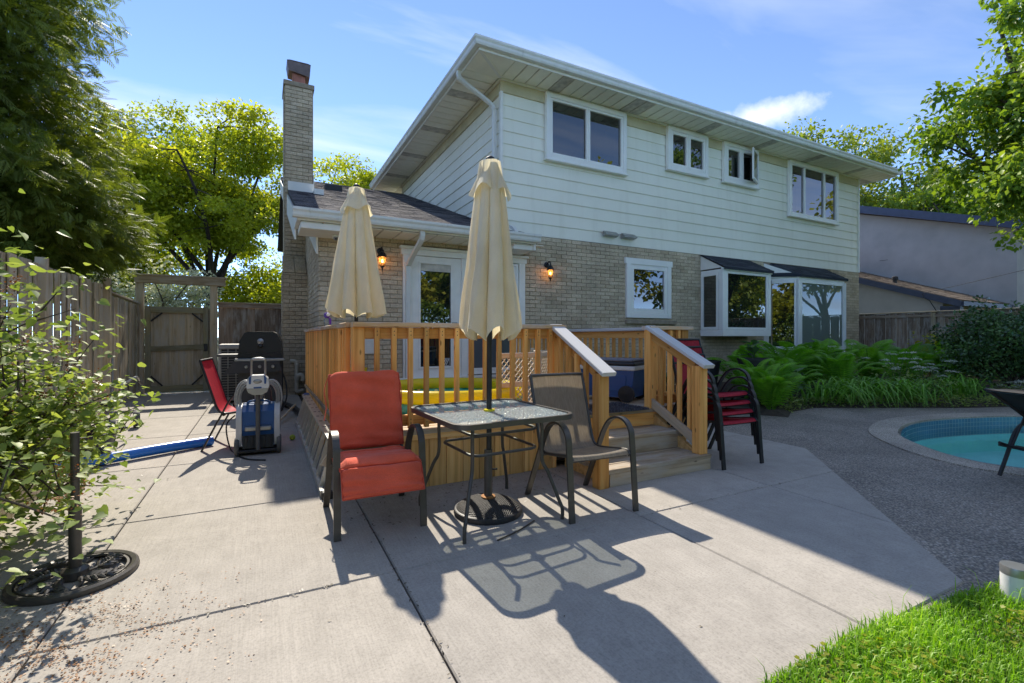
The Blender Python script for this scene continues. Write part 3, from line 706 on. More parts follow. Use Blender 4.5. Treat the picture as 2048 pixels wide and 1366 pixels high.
b = MB(); b.prism([(YW-.01,2.80),(YR,zrf(YR)-.42),(YR,zrf(YR)-.1),(YW-.01,zrf(YW)-.1)],0,LX0-.025,LX0+.0,.5); b.build('rake_board', M_['white'], house)
b = MB(); b.prism([(YW-.02,2.60),(YR,zrf(YR)-.5),(YR,zrf(YR)-.12),(YW-.02,zrf(YW)-.12)],0,XL-.05,XL-.02,.5); b.build('gable_frieze', M_['white'], house)
w = .30; k = int((4.38-LX0)/w)
for i in range(k+1): soffit_panel(LX0+.025+i*w*.985, LE-.02, LX0+.025+(i+1)*w*.985, YW-.012, 2.962, False)
MB().box((LX0+.02,LE-.02,2.9665),(4.40,YW-.01,2.975),.5).build('soffit_backing', M_['soffit_dirt_shade'], house)  # dark colour stands in for shade in the wing soffit grooves
MB().box((LX0+.021,LE-.015,2.86),(1.15,YW-.02,2.948),.5,ch=.006).build('soffit_box', M_['white'], house)
MB().box((4.40,LE-.03,2.86),(4.43,YW-.02,3.1),.5).build('eave_return', M_['white'], house)
MB().box((4.0,LE+.02,2.86),(4.399,YW-.02,2.948),.5,ch=.006).build('soffit_box', M_['white'], house)
# ------- chimney
ch = MB().box((.405,10.93,0),(.93,11.6,6.55),.5).build('chimney', M_['mortar'], house)
b = MB()
def ch_ring(x0,x1,y0,y1,z0,z1):
    for (a,c,p,q) in wall_bricks(x0,x1,z0,z1,[],L=.225,H=.08): b.box((a,y0-.016+random.uniform(-.004,.003),p),(c,y0+.05,q))
    for (a,c,p,q) in wall_bricks(y0+.03,y1,z0,z1,[],L=.225,H=.08):
        b.box((x0-.014,a,p),(x0+.05,c,q)); b.box((x1-.05,a,p),(x1+.014,c,q))
ch_ring(.40,.93,10.92,11.6,0.1,6.5)
tag(b.build('brick_field', M_['brick'], ch), kind='stuff')
b = MB(); core = MB(); core.box((.35,10.42,0),(.79,10.93,2.55),.5); core.prism([(10.42,2.55),(10.93,2.95),(10.93,2.55)],0,.35,.79,.5)
core.build('shoulder', M_['mortar'], ch)
ch_ring(.345,.79,10.41,10.95,0.1,2.54)
for i in range(6):
    z = 2.55+i*.066; y = 10.41+i*.085
    for (a,c,p,q) in wall_bricks(.345,.79,z,z+.066,[],L=.215,H=.066): b.box((a,y-.012,p),(c,y+.12,q))
tag(b.build('shoulder_brick', M_['brick'], ch), kind='stuff')
MB().box((.37,10.88,6.5),(.965,11.65,6.60),.5,ch=.01).build('crown', M_['mortar'], ch)
fl = MB().box((.55,11.05,6.6),(.80,11.3,6.88),.5,ch=.02).build('flue', M_['clay'], ch)
b = MB(); b.prism([(.47,6.86),(.88,6.80),(.90,7.06),(.44,7.06)],1,10.98,11.38,.5); b.prism([(.44,7.06),(.90,7.06),(.84,7.075),(.50,7.075)],1,10.97,11.4,.5); b.build('flue_cap', M_['galv'], fl)
b = MB(); b.box((.455,10.885,zrf(10.9)+.0),(.96,10.902,zrf(10.9)+.19),.5); b.box((.945,10.903,zrf(10.9)),(.96,11.62,zrf(11.6)+.15),.5); b.box((.935,10.6,zrf(10.6)+.018),(1.12,10.884,zrf(10.88)+.03),.5)
b.build('flashing', M_['white'], ch)
b = MB(); b.box((1.35,12.5,zrf(12.5)-.05),(1.75,12.9,zrf(12.5)+.16),.5,ch=.02); b.build('roof_vent', M_['black_plastic'], house)
# ------- windows
def bars(x0,x1,z0,z1,t,y0,y1,mb):
    mb.box((x0,y0,z0),(x0+t,y1,z1),.5,ch=.004); mb.box((x1-t,y0,z0),(x1,y1,z1),.5,ch=.004)
    mb.box((x0+t,y0+.001,z1-t),(x1-t,y1-.001,z1),.5,ch=.004); mb.box((x0+t,y0+.001,z0),(x1-t,y1-.001,z0+t),.5,ch=.004)
def window(x0,x1,z0,z1,y,cols,glass='glass',case=.07,sash=.055,sill=True,M=None,label=None,rail=None,depth=.06):
    """y: wall face; casing stands proud of it; cols: relative widths of the lights"""
    mb = MB(); bars(x0,x1,z0,z1,case,y-depth,y,mb)
    if sill: mb.box((x0-.03,y-depth-.02,z0-.02),(x1+.03,y-.005,z0+.012),.5,ch=.004)
    wd = mb.build('window', M_['vinyl'], house, M)
    if label: wd['label'] = label
    tot = sum(cols); xa = x0+case; span = x1-x0-2*case
    for i, c in enumerate(cols):
        xb = xa+span*c/tot; mb = MB(); bars(xa+.002,xb-.002,z0+case+.002,z1-case-.002,sash,y-depth+.012,y-.006,mb)
        mb.build('sash', M_['vinyl'], wd, M)
        MB().box((xa+sash,y-.030,z0+case+sash),(xb-sash,y-.018,z1-case-sash),.5).build('pane', M_[glass], wd, M)
        xa = xb
    return wd
yf = YW-.005
window(5.02,7.09,4.84,6.19,yf,[1,1],case=.10,sash=.05,depth=.09)
window(8.34,9.68,5.18,6.19,yf,[1,1],case=.09,sash=.075,depth=.085)
w3 = window(10.26,11.60,5.18,6.19,yf,[1,1],case=.09,sash=.075,depth=.085,label='small upper window with its right sash swung open')
window(12.93,15.30,4.64,6.19,yf,[1,1.6,1],case=.09,sash=.03,depth=.085)
# the open casement of the third window
Mo = Matrix.Translation((11.50,yf-.09,0)) @ Matrix.Rotation(R(24),4,'Z') @ Matrix.Translation((-11.50,-(yf-.09),0))
mb = MB(); bars(10.94,11.50,5.29,6.08,.06,yf-.13,yf-.09,mb); osash = mb.build('open_sash', M_['vinyl'], w3, Mo)
MB().box((11.0,yf-.116,5.35),(11.44,yf-.106,6.02),.5).build('open_pane', M_['glass'], w3, Mo)
# lower window by the lamp
window(7.12,8.46,1.70,3.0,YW+.008,[1],case=.11,sash=.10,depth=.075,sill=False)
MB().box((7.10,YW-.08,1.565),(8.62,YW+.05,1.655),.5,ch=.006).build('stone_sill', M_['mortar'], house)
MB().box((7.08,YW-.068,2.90),(8.50,YW-.0,3.03),.5,ch=.004).build('window_head', M_['vinyl'], house)
# ------- door unit
mb = MB(); dx0,dx1,dz0,dz1 = 2.14,4.55,.53,2.80
mb.box((dx0,YW-.06,dz0),(dx0+.15,YW+.05,dz1-.1),.5,ch=.006); mb.box((dx1-.13,YW-.06,dz0),(dx1,YW+.05,dz1-.1),.5,ch=.006)
mb.box((dx0-.03,YW-.065,dz1-.1),(dx1+.03,YW+.05,dz1),.5,ch=.006); mb.box((dx0-.06,YW-.10,dz1-.0),(dx1+.06,YW+.05,dz1+.05),.5,ch=.012)
mb.box((3.22,YW-.055,dz0),(3.34,YW+.05,dz1-.1),.5,ch=.006)
df = mb.build('door_frame', M_['white'], house)
mb = MB(); mb.box((2.295,YW-.025,dz0+.02),(2.44,YW+.03,dz1-.105),.5); mb.box((3.03,YW-.025,dz0+.02),(3.215,YW+.03,dz1-.105),.5)
mb.box((2.44,YW-.024,2.58),(3.03,YW+.029,dz1-.106),.5); mb.box((2.44,YW-.024,dz0+.02),(3.03,YW+.029,.73),.5)
dr = mb.build('door', M_['white'], house)
mb = MB(); bars(2.42,3.05,.71,2.60,.035,YW-.045,YW-.02,mb); mb.build('glass_bead', M_['white'], dr)
MB().box((2.445,YW-.005,.735),(3.025,YW+.012,2.575),.5).build('pane', M_['glass'], dr)
mb = MB(); mb.box((2.455,YW-.018,2.44),(3.015,YW-.007,2.57),.5)
for x in (2.55,2.90): mb.box((x,YW-.022,2.44),(x+.008,YW-.018,2.57),.5)
mb.build('blind', M_['soffit_dirt_shade'], dr)
MB().tube([(3.12,YW-.03,1.52),(3.12,YW-.08,1.52),(3.02,YW-.085,1.52)],.011).build('handle', M_['black_metal'], dr)
mb = MB(); mb.box((2.86,YW-.014,.75),(3.0,YW-.008,.89),.5); st = mb.build('sticker', M_['black_plastic'], dr)
mb = MB()
for k in range(3): mb.bar([(2.875+k*.03,YW-.016,.765),(2.925+k*.03,YW-.016,.875)],.004,.012,up=(0,1,0))
bars(2.862,2.998,.752,.888,.006,YW-.017,YW-.0142,mb); mb.build('sticker_mark', M_['white_plastic'], dr)
window(3.345,4.41,.58,2.69,YW+.01,[1],'glass_screen',case=.05,sash=.06,depth=.05,sill=False)
MB().box((2.0,YW-.13,.5),(4.6,YW-.0,.56),.5,ch=.005).build('threshold', M_['white'], house)
# ------- bay windows
by = 7.54; bx0, bx1 = 9.48, 11.25
bay = MB(); bay.box((bx0,by,1.29),(bx1,YW-.005,1.435),.5,ch=.006); bay.box((bx0+.02,by+.05,2.80),(bx1-.02,YW-.005,2.87),.5)
bay.box((bx0-.02,by-.02,2.83),(bx1+.02,by+.04,2.895),.5,ch=.005)
bay.box((bx0,by,1.436),(bx0+.12,by+.12,2.829),.5,ch=.006); bay.box((bx1-.10,by,1.436),(bx1,by+.10,2.829),.5,ch=.006)
bay = bay.build('bay_window', M_['vinyl'], house)
mb = MB(); bars(bx0+.13,bx1-.11,1.44,2.825,.06,by+.01,by+.07,mb); mb.build('frame', M_['vinyl'], bay)
MB().box((bx0+.19,by+.03,1.50),(bx1-.17,by+.042,2.765),.5).build('pane', M_['glass'], bay)
mb = MB(); t = .07; y0,y1 = by+.13,YW-.02
mb.box((bx0+.005,y0,1.44),(bx0+.06,y0+t,2.8),.5,ch=.004); mb.box((bx0+.005,y1-t,1.44),(bx0+.06,y1,2.8),.5,ch=.004)
mb.box((bx0+.006,y0+t,1.44),(bx0+.059,y1-t,1.44+t),.5,ch=.004); mb.box((bx0+.006,y0+t,2.73),(bx0+.059,y1-t,2.8),.5,ch=.004); mb.build('frame', M_['vinyl'], bay)
MB().box((bx0+.03,y0+t,1.5),(bx0+.04,y1-t,2.74),.5).build('pane', M_['glass'], bay)
MB().prism([(by+.02,2.90),(YW-.01,2.90),(YW-.01,3.25)],0,bx0+.01,bx0+.03,.5).build('cheek', M_['white'], bay)
MB().box((bx0+.02,YW-.02,1.2),(bx1-.02,YW-.004,3.2),.5).build('back_panel', M_['mortar'], bay)
def bay_roof(pts_low, pts_high, parent, m):
    b = MB(); n = len(pts_low)
    for i in range(n-1):
        l0,l1,h0,h1 = (Vector(p) for p in (pts_low[i],pts_low[i+1],pts_high[i],pts_high[i+1]))
        b.add([l0,l1,h1,h0,l0-Vector((0,0,.05)),l1-Vector((0,0,.05))],[(0,1,2,3),(4,5,1,0)],.2)
        rows = 6
        for r in range(rows):
            t0,t1 = r/rows,(r+1.15)/rows; k = max(3,int((l1-l0).length/.22)); off = random.random()
            for c in range(k+1):
                s0,s1 = max(0,(c-off)/k),min(1,(c+1-off)/k-.004)
                if s1-s0 < .01: continue
                P = lambda s,t: (l0.lerp(l1,s)).lerp(h0.lerp(h1,s),min(t,1))
                u = Vector((0,0,random.uniform(.010,.016))); a,d,e,f = P(s0,t0)+u,P(s1,t0)+u,P(s1,t1)+u*.3,P(s0,t1)+u*.3
                b.add([a,d,e,f,a-u*.9,d-u*.9],[(0,1,2,3),(4,5,1,0)])
    return b.build('roof', m, parent)
bay_roof([(bx0-.03,by-.06,2.90),(bx1+.03,by-.06,2.90)],[(bx0-.03,YW-.0,3.285),(bx1+.03,YW-.0,3.285)],bay,M_['shingle_dark'])
# angled bay further right
cx0,cy,cx1 = 12.42,7.54,14.55; jx0,jx1 = 11.92,15.05
b = MB()
poly = [(jx0,YW-.004),(cx0,cy),(cx1,cy),(jx1,YW-.004)]
b.prism(poly,2,.74,.93,.5)
bay2 = b.build('bay_window', M_['vinyl'], house)
MB().prism(inset(poly,.02),2,2.78,2.845,.5).build('head', M_['vinyl'], bay2); MB().prism(inset(poly,-.025),2,2.846,2.885,.5).build('eave_board', M_['vinyl'], bay2)
for (p,q,gl) in (((jx0,YW-.004),(cx0,cy),'glass_angled'),((cx0,cy),(cx1,cy),'glass_curtain'),((cx1,cy),(jx1,YW-.004),'glass')):
    d = Vector((q[0]-p[0],q[1]-p[1],0)); ln = d.length; ang = math.atan2(d.y,d.x)
    Mb = Matrix.Translation((p[0],p[1],0)) @ Matrix.Rotation(ang,4,'Z')
    mb = MB(); bars(0.035,ln-.035,.931,2.779,.085,.0,.06,mb); fr_ = mb.build('frame', M_['vinyl'], bay2, Mb)
    MB().box((.12,.022,1.015),(ln-.12,.032,2.695),.5).build('pane', M_[gl], bay2, Mb)
    mb = MB(); mb.box((-.05,.0,.931),(.034,.07,2.779),.5,ch=.005); mb.build('corner_post', M_['vinyl'], bay2, Mb)
MB().box((jx0+.1,YW-.15,.93),(jx1-.1,YW-.13,2.78),.5).build('back_panel', M_['mortar'], bay2)
MB().add([(jx0,YW-.004,2.89),(cx0,cy,2.89),(jx0+.0,YW-.004,3.25)],[(0,1,2)],.5).build('cheek', M_['white'], bay2)
bay_roof([(jx0-.04,YW-.01,2.93),(cx0-.02,cy-.06,2.89),(cx1+.04,cy-.06,2.89),(jx1+.05,YW-.01,2.93)],[(jx0+.28,YW-.005,3.27),(jx0+.32,YW-.005,3.275),(jx1-.35,YW-.005,3.275),(jx1-.3,YW-.005,3.27)],bay2,M_['shingle_dark'])
# ------- downspouts
def spout(path, parent=house, w=.075, t=.055): return MB().bar(smooth_path(path,3),w,t,up=(1,0.15,0)).build('downspout', M_['gutter'], parent)
spout([(3.25,8.36,6.27),(3.25,8.36,6.15),(3.36,8.36,6.06),(3.85,8.34,5.80),(3.955,8.33,5.68),(3.965,8.33,5.5),(3.965,8.33,3.75),(3.965,8.33,3.50)])
spout([(3.965,8.33,3.52),(3.97,8.22,3.44),(3.98,7.95,3.36),(4.06,7.72,3.27),(4.10,7.66,3.15)])
spout([(2.28,7.50,3.0),(2.28,7.52,2.86),(2.24,7.75,2.70),(2.22,8.08,2.52),(2.21,8.12,2.40),(2.21,8.12,.55)])
# vent hoods on the siding
for x in (6.48,6.99):
    b = MB(); b.prism([(YW-.03,3.44),(YW-.14,3.46),(YW-.14,3.49),(YW-.03,3.56)],0,x,x+.36,.5); b.build('vent_hood', M_['grey_metal'], house)
# white louvre vent low on the brick
vt = MB().box((1.35,YW-.03,.98),(1.72,YW-.01,1.30),.5,ch=.005).build('wall_vent', M_['white_plastic'], house)
for k in range(7): MB().box((1.37,YW-.045,1.0+k*.04),(1.70,YW-.028,1.022+k*.04),.5).build('slat', M_['white_plastic'], vt)
# ------------------------------------------------------------------ the wooden deck
deck = thing('deck', 'raised cedar deck with spindle railings and two front steps', 'deck', (2.3, 6.0, 0.05))
DX0, DX1, DY0, DY1, DZ = 0.60, 4.14, 3.75, 8.12, 0.525
C1, C2 = M_['cedar'], M_['cedar_grey']
y = DY0-.02
while y < DY1-.05:                                     # floor boards run left to right
    lumber('floor_board', (DX0-.02,y+.069,DZ-.019+random.uniform(-.001,.001)), (DX1+.02,y+.069,DZ-.019), .138, .038, C2, deck, side=(0,1,0)); y += .144
MB().box((DX0+.03,DY0+.03,.10),(DX1-.03,DY1,DZ-.045),.5).build('joist_frame', M_['bark_dark'], deck)
# rim and skirt boards
lumber('rim_board', (DX0,DY0-.005,DZ-.06),(2.44,DY0-.005,DZ-.06),.045,.03,M_['cedar_skirt'],deck)
x = DX0+.005
while x < 2.42:
    w = min(.148, 2.43-x); lumber('skirt_board', (x+w/2,DY0+.006,gz(DY0)+.012+random.uniform(0,.006)),(x+w/2,DY0+.006,DZ-.085),w-.005,.02,M_['cedar_skirt'],deck,side=(1,0,0)); x += .148
y = DY0+.02
while y < DY1-.1:
    lumber('skirt_board', (DX0+.004,y+.072,gz(y)+.015),(DX0+.004,y+.072,DZ-.045),.142,.02,M_['cedar_skirt'],deck,side=(0,1,0)); y += .148
x = 3.68
while x < DX1-.02:
    w = min(.148, DX1-x); lumber('skirt_board', (x+w/2,DY0+.006,gz(DY0)+.015),(x+w/2,DY0+.006,DZ-.045),w-.005,.02,M_['cedar_skirt'],deck,side=(1,0,0)); x += .148
y = DY0+.02
while y < DY1-.1:
    lumber('skirt_board', (DX1-.004,y+.072,gz(y)+.015),(DX1-.004,y+.072,DZ-.045),.142,.02,M_['cedar_skirt'],deck,side=(0,1,0)); y += .148
RT = 1.385
def post(x, y, z0, z1, w=.092): return lumber('post', (x,y,z0),(x,y,z1), w, w, C1, deck, side=(1,0,0), ch=.006)
def rail_x(x0, x1, y, capm, out=-1):
    lumber('cap_rail', (x0,y,RT-.019),(x1,y,RT-.019), .14, .038, capm, deck, side=(0,1,0), ch=.005)
    lumber('top_rail', (x0+.05,y-out*.002,RT-.085),(x1-.02,y-out*.002,RT-.085), .088, .036, C1, deck)
    lumber('bottom_rail', (x0+.05,y-out*.002,DZ+.075),(x1-.02,y-out*.002,DZ+.075), .088, .036, C1, deck)
def rail_y(x, y0, y1, capm, out):
    lumber('cap_rail', (x,y0,RT-.0195),(x,y1,RT-.0195), .14, .038, capm, deck, side=(1,0,0), ch=.005)
    lumber('top_rail', (x,y0+.05,RT-.085),(x,y1,RT-.085), .088, .036, C1, deck)
    lumber('bottom_rail', (x,y0+.05,DZ+.075),(x,y1,DZ+.075), .088, .036, C1, deck)
    y = y0+.12
    while y < y1-.03: lumber('baluster', (x+out*.038,y,DZ+.02+random.uniform(-.004,.004)),(x+out*.038,y,RT-.042),.038,.038,C1,deck,side=(0,1,0)); y += .128
post(.645,3.80,gz(3.8)+.42,RT-.04); rail_x(.60,2.52,3.79,M_['cedar_cap'])
x = .645+.135
while x < 2.36: lumber('baluster', (x,3.75,DZ+.02+random.uniform(-.004,.004)),(x,3.75,RT-.042),.038,.038,C1,deck,side=(1,0,0)); x += .1315
rail_y(.635,3.87,8.10,M_['cedar_cap'],-1)
post(2.445,3.80,.4,RT-.04); post(3.625,3.78,.4,RT-.04)
rail_x(3.58,4.20,3.79,M_['cedar_cap'])
for x in (3.76,3.88,4.0): lumber('baluster', (x,3.75,DZ+.02),(x,3.75,RT-.042),.038,.038,C1,deck,side=(1,0,0))
post(4.11,3.80,.3,RT-.04)
rail_y(4.12,3.87,8.10,M_['cedar_cap_grey'],1)
post(4.11,5.9,.3,RT-.04)
sb = MB(); x = .645+.135
while x < 2.36:
    for z in (RT-.07,RT-.10,DZ+.06,DZ+.09): sb.lathe([(.0045,0),(.003,.0015)],6,(0,0,0)); k = len(sb.v)-12; sb.v[k:] = [(x+a,3.7305-c,z+d) for a,d,c in sb.v[k:]]
    x += .1315
tag(sb.build('screw', M_['black_metal'], deck), kind='stuff')
# stairs: two treads between two sloped handrails
SX0, SX1 = 2.50, 3.66
for k, (yf, zt, zb) in enumerate(((3.06,.185,gz(3.06)+.012),(3.40,.355,.187))):
    lumber('riser', (SX0+.0,yf+.02,(zt-.038+zb)/2),(SX1+.02,yf+.02,(zt-.038+zb)/2), zt-.038-zb, .036, M_['cedar_grey'], deck)
    for j in range(2): lumber('tread', (SX0-.01,yf+.07+j*.146,zt-.019),(SX1+.03,yf+.07+j*.146,zt-.019), .14, .038, C2, deck, side=(0,1,0), ch=.005)
    lumber('tread', (SX0-.01,yf+.07+.292,zt-.0195),(SX1+.03,yf+.07+.292,zt-.0195), .10, .038, C2, deck, side=(0,1,0))
lumber('riser', (SX0,3.745,(.355+DZ-.04)/2),(SX1,3.745,(.355+DZ-.04)/2), DZ-.04-.357, .03, C1, deck)
for x in (SX0+.035,SX1-.02): 
    b = MB(); b.prism([(3.09,.03),(3.74,.03),(3.74,.47),(3.43,.31),(3.43,.31),(3.09,.14)],0,x-.018,x+.018,.5); b.build('stringer', M_['cedar_skirt'], deck)
for (x, y0, pz0, top0) in ((2.435,3.10,gz(3.1)+.012,1.02),(3.615,3.13,.187,1.045)):
    lumber('post', (x,y0,pz0),(x,y0,top0-.045), .1, .1, C1, deck, side=(1,0,0), ch=.006)
    a = Vector((x,y0-.10,top0-.065+.0)); c = Vector((x,3.80,RT-.02)); 
    dd = (c-a).normalized(); nrm = Vector((1,0,0)).cross(dd)
    lumber('handrail_cap', a+nrm*.02, c-dd*.02+nrm*.02, .14, .036, M_['cedar_cap_grey'], deck, side=(1,0,0), ch=.006)
    lumber('handrail', a+dd*.14-nrm*.045, c-nrm*.045, .088, .036, C1, deck, side=nrm)
    lumber('lower_handrail', Vector((x+.0,y0+.05,.30)), Vector((x,3.77,.30+(3.72-y0)*dd.z/dd.y)), .088, .036, M_['cedar_grey'], deck, side=nrm)
    for k in range(1,5):
        yy = y0+.02+k*.128; sx = -.037 if x < 3 else .037
        zt = a.z+(yy-a.y)*dd.z/dd.y-.01; zb = .30+(yy-y0-.05)*dd.z/dd.y-.06
        lumber('baluster', (x+sx*.98,yy,zb),(x+sx*.98,yy,zt-.012),.038,.038,C1,deck,side=(0,1,0))
# ------------------------------------------------------------------ fences, gate, neighbour
FM, FD = M_['fence'], M_['fence_dark']
lf = thing('fence', 'tall weathered board fence along the left side under the cedar', 'fence', (-2.14,6,0.06))
y = 1.2
while y < 11.55:
    top = (2.055 if y < 9.2 else 1.93-(y-9.2)*.02)+random.uniform(-.012,.012)
    x = -2.145+(0.02 if int(y/.143) % 2 else -.012)
    lumber('board', (x,y,gz(y)+random.uniform(.0,.02)),(x,y,top), .150, .019, FM, lf, side=(0,1,0)); y += .112
for yp in (2.2,4.5,6.85,9.25): lumber('post', (-2.10,yp,gz(yp)-.02),(-2.10,yp,2.12 if yp < 9 else 2.16), .09, .09, FM, lf, side=(1,0,0))
for z in (.35,1.05,1.75):
    lumber('rail', (-2.20,1.2,z),(-2.20,11.5,z), .088, .036, FM, lf)
lumber('cap', (-2.15,9.3,1.98),(-2.15,11.5,1.92), .10, .03, FM, lf, side=(1,0,0))
lumber('kick_board', (-2.11,8.6,gz(8.6)+.06),(-2.11,11.5,gz(11.5)+.06), .12, .03, FM, lf)
bf = thing('fence', 'dark brown board fence closing the passage right of the gate', 'fence', (-.2,11.6,0.13))
x = -.83
while x < .42:
    lumber('board', (x+.07,11.62+(.012 if int(x*7) % 2 else 0),.12),(x+.07,11.62+(.012 if int(x*7) % 2 else 0),1.9+random.uniform(-.01,.01)), .135, .019, FD, bf, side=(1,0,0)); x += .134
lumber('top_rail', (-.83,11.58,1.93),(.44,11.58,1.93), .09, .036, FD, bf); lumber('cap', (-.83,11.6,1.985),(.44,11.6,1.985), .12, .025, FM, bf, side=(0,1,0))
lumber('rail', (-.83,11.59,.95),(.44,11.59,.95), .088, .036, FM, bf)
ab = thing('gate_arbour', 'timber gate frame of two posts carrying a heavy cross beam', 'arbour', (-1.5,11.6,.13))
for x in (-2.13,-.905): lumber('post', (x,11.58,.10),(x,11.58,2.40), .125, .125, FM, ab, side=(1,0,0), ch=.006)
lumber('beam', (-2.20,11.50,2.40),(-.70,11.50,2.40), .14, .038, FM, ab); lumber('beam', (-2.20,11.66,2.40),(-.70,11.66,2.40), .14, .038, FM, ab)
lumber('beam_cap', (-2.22,11.58,2.485),(-.68,11.58,2.485), .24, .03, FM, ab, side=(0,1,0))
gt = thing('gate', 'closed wooden garden gate of upright boards with corner braces', 'gate', (-1.55,11.6,.13))
x = -2.055
while x < -1.0:
    lumber('board', (x+.065,11.63+.011*(int((x+3)/.131) % 2),.17+random.uniform(-.01,.01)),(x+.065,11.63+.011*(int((x+3)/.131) % 2),1.86), .145, .019, FM, gt, side=(1,0,0)); x += .131
GX0,GX1 = -2.05,-1.0; GM = wood('mossy_gate_rail', (0.14,0.115,0.06), (0.25,0.21,0.11), (0.33,0.29,0.16), (0.28,0.27,0.20), 0.4, 0.85)
lumber('rail', (GX0,11.60,1.81),(GX1,11.60,1.81), .12, .036, GM, gt); lumber('rail', (GX0,11.60,1.03),(GX1,11.60,1.07), .10, .036, GM, gt); lumber('rail', (GX0,11.60,.24),(GX1,11.60,.24), .12, .036, GM, gt)
lumber('stile', (GX0+.045,11.585,.18),(GX0+.045,11.585,1.88), .09, .036, GM, gt, side=(1,0,0)); lumber('stile', (GX1-.045,11.585,.18),(GX1-.045,11.585,1.88), .09, .036, GM, gt, side=(1,0,0))
for (xa,za,xb,zb) in ((GX0+.09,1.58,GX0+.28,1.75),(GX1-.09,1.58,GX1-.28,1.75),(GX0+.09,.50,GX0+.28,.30),(GX1-.09,.50,GX1-.28,.30)):
    lumber('corner_brace', (xa,11.575,za),(xb,11.575,zb), .03, .012, M_['black_metal'], gt)
MB().box((GX1-.075,11.548,.98),(GX1-.01,11.566,1.13),.5,ch=.003).build('latch', M_['black_metal'], gt)
# right-hand fence, running towards the camera beyond the bed
rf = thing('fence', 'dark weathered board fence behind the garden bed and holly', 'fence', (17.35,5,0.05))
y = -1.0
while y < 14.0:
    o = .012 if int(y*6.9) % 2 else -.012
    lumber('board', (17.36+o,y,gz(min(y,8))),(17.36+o,y,1.99+random.uniform(-.012,.012)), .142, .019, FD, rf, side=(0,1,0)); y += .146
for yp in (-.6,1.8,4.2,6.6,9.0): lumber('post', (17.31,yp,0),(17.31,yp,1.98), .09, .09, FM, rf, side=(1,0,0))
lumber('cap', (17.34,-1,2.015),(17.34,14,2.015), .13, .03, FM, rf, side=(1,0,0)); lumber('rail', (17.31,-1,1.90),(17.31,14,1.90), .088, .02, FD, rf)
# ------- neighbouring house
M_['stucco'] = simple('grey_mauve_stucco', (0.47,0.435,0.41), 0.95, 0, 0.10, 1.6, 0.6, 70)
M_['navy'] = simple('slate_blue_fascia', (0.065,0.075,0.12), 0.5, 0, 0.15, 5)
nb = thing('neighbour_house', 'grey stucco house with slate blue trim beyond the right fence', 'house', (27,9,0))
XM = 24.0
b = MB(); b.prism([(6.75,0),(16,0),(16,8.4),(11.85,6.85),(6.75,5.15)],0,XM,XM+8,.5); b.build('wall', M_['stucco'], nb)
b = MB(); b.prism([(6.35,5.02),(16,8.3),(16,8.55),(6.30,5.27)],0,XM-.5,XM+8.3,.5); b.build('roof', M_['shingle_brown'], nb)
b = MB(); b.prism([(6.30,4.98),(16,8.28),(16,8.60),(6.26,5.30)],0,XM-.56,XM-.505,.5); b.build('rake_fascia', M_['navy'], nb)
gk = .36; zl = lambda y,k=0: 2.45+(y-7.05)*gk+k
b = MB(); b.prism([(7.5,0),(15,0),(15,zl(15)-.1),(7.5,zl(7.5)-.1)],0,20.35,XM-.005,.5); wing = b.build('wing_wall', M_['stucco'], nb)
b = MB(); b.prism([(6.95,zl(6.95)),(15,zl(15)),(15,zl(15,.06)),(6.95,zl(6.95,.06))],0,20.0,XM-.006,.5); wr = b.build('wing_roof', M_['shingle_brown'], nb)
b = MB(); y = 6.93; row = 0
while y < 13:
    x = 19.99-(row % 3)*.1
    while x < XM-.01:
        w = random.uniform(.15,.32); a,c = max(x,19.99),min(x+w-.008,XM-.012); x += w
        if c-a < .03: continue
        y2 = y+.17; t = .07+random.uniform(.006,.014); b.add([(a,y,zl(y,.065)),(c,y,zl(y,.065)),(c,y,zl(y,t)),(a,y,zl(y,t)),(a,y2,zl(y2,.066)),(c,y2,zl(y2,.066))],[(0,1,2,3),(3,2,5,4),(0,3,4)])
    y += .14; row += 1
tag(b.build('shingle', M_['shingle_brown'], wr), kind='stuff')
b = MB(); b.prism([(6.90,zl(6.9,-.16)),(15,zl(15,-.16)),(15,zl(15,.05)),(6.90,zl(6.9,.05))],0,19.93,19.985,.5); b.build('wing_fascia', M_['navy'], nb)
b = MB(); b.box((20.0,6.84,zl(6.9,-.12)),(XM+2,6.935,zl(6.9,.03)),.5); b.build('gutter', M_['navy'], nb)
b = MB(); b.prism([(7.0,zl(7.0,-.15)),(15,zl(15,-.15)),(15,zl(15,-.12)),(7.0,zl(7.0,-.12))],0,19.99,20.34,.5); b.build('wing_soffit', M_['navy'], nb)
b = MB(); b.box((20.1,6.97,2.0),(20.34,7.49,2.3),.5); b.build('soffit_return', M_['navy'], nb)
b = MB(); b.lathe([(.07,0),(.07,.12),(.10,.13),(.10,.24),(.04,.28)],10,(21.3,9.3,zl(9.3,.05))); b.build('roof_vent', M_['black_plastic'], nb)
wires = MB(); 
for (p,q,s) in (((20.0,8.0,2.75),(12,-6,4.8),.15),((23.9,11.0,4.6),(30,-4,6.4),.2)):
    P = [Vector(p).lerp(Vector(q),t/12)-Vector((0,0,s*4*(t/12)*(1-t/12))) for t in range(13)]
    tag(MB().tube(P,.008,5).build('overhead_wire', M_['black_plastic']), 'thin black wire strung to the lower neighbouring roof' if s==.15 else 'thin black wire crossing high over the grey stucco wall', 'wire')
MB().tube([(19.92,7.9,2.75),(19.90,7.85,2.6),(19.91,7.7,2.5),(19.92,7.5,2.1)],.015,6).build('service_cable', M_['black_plastic'], nb)
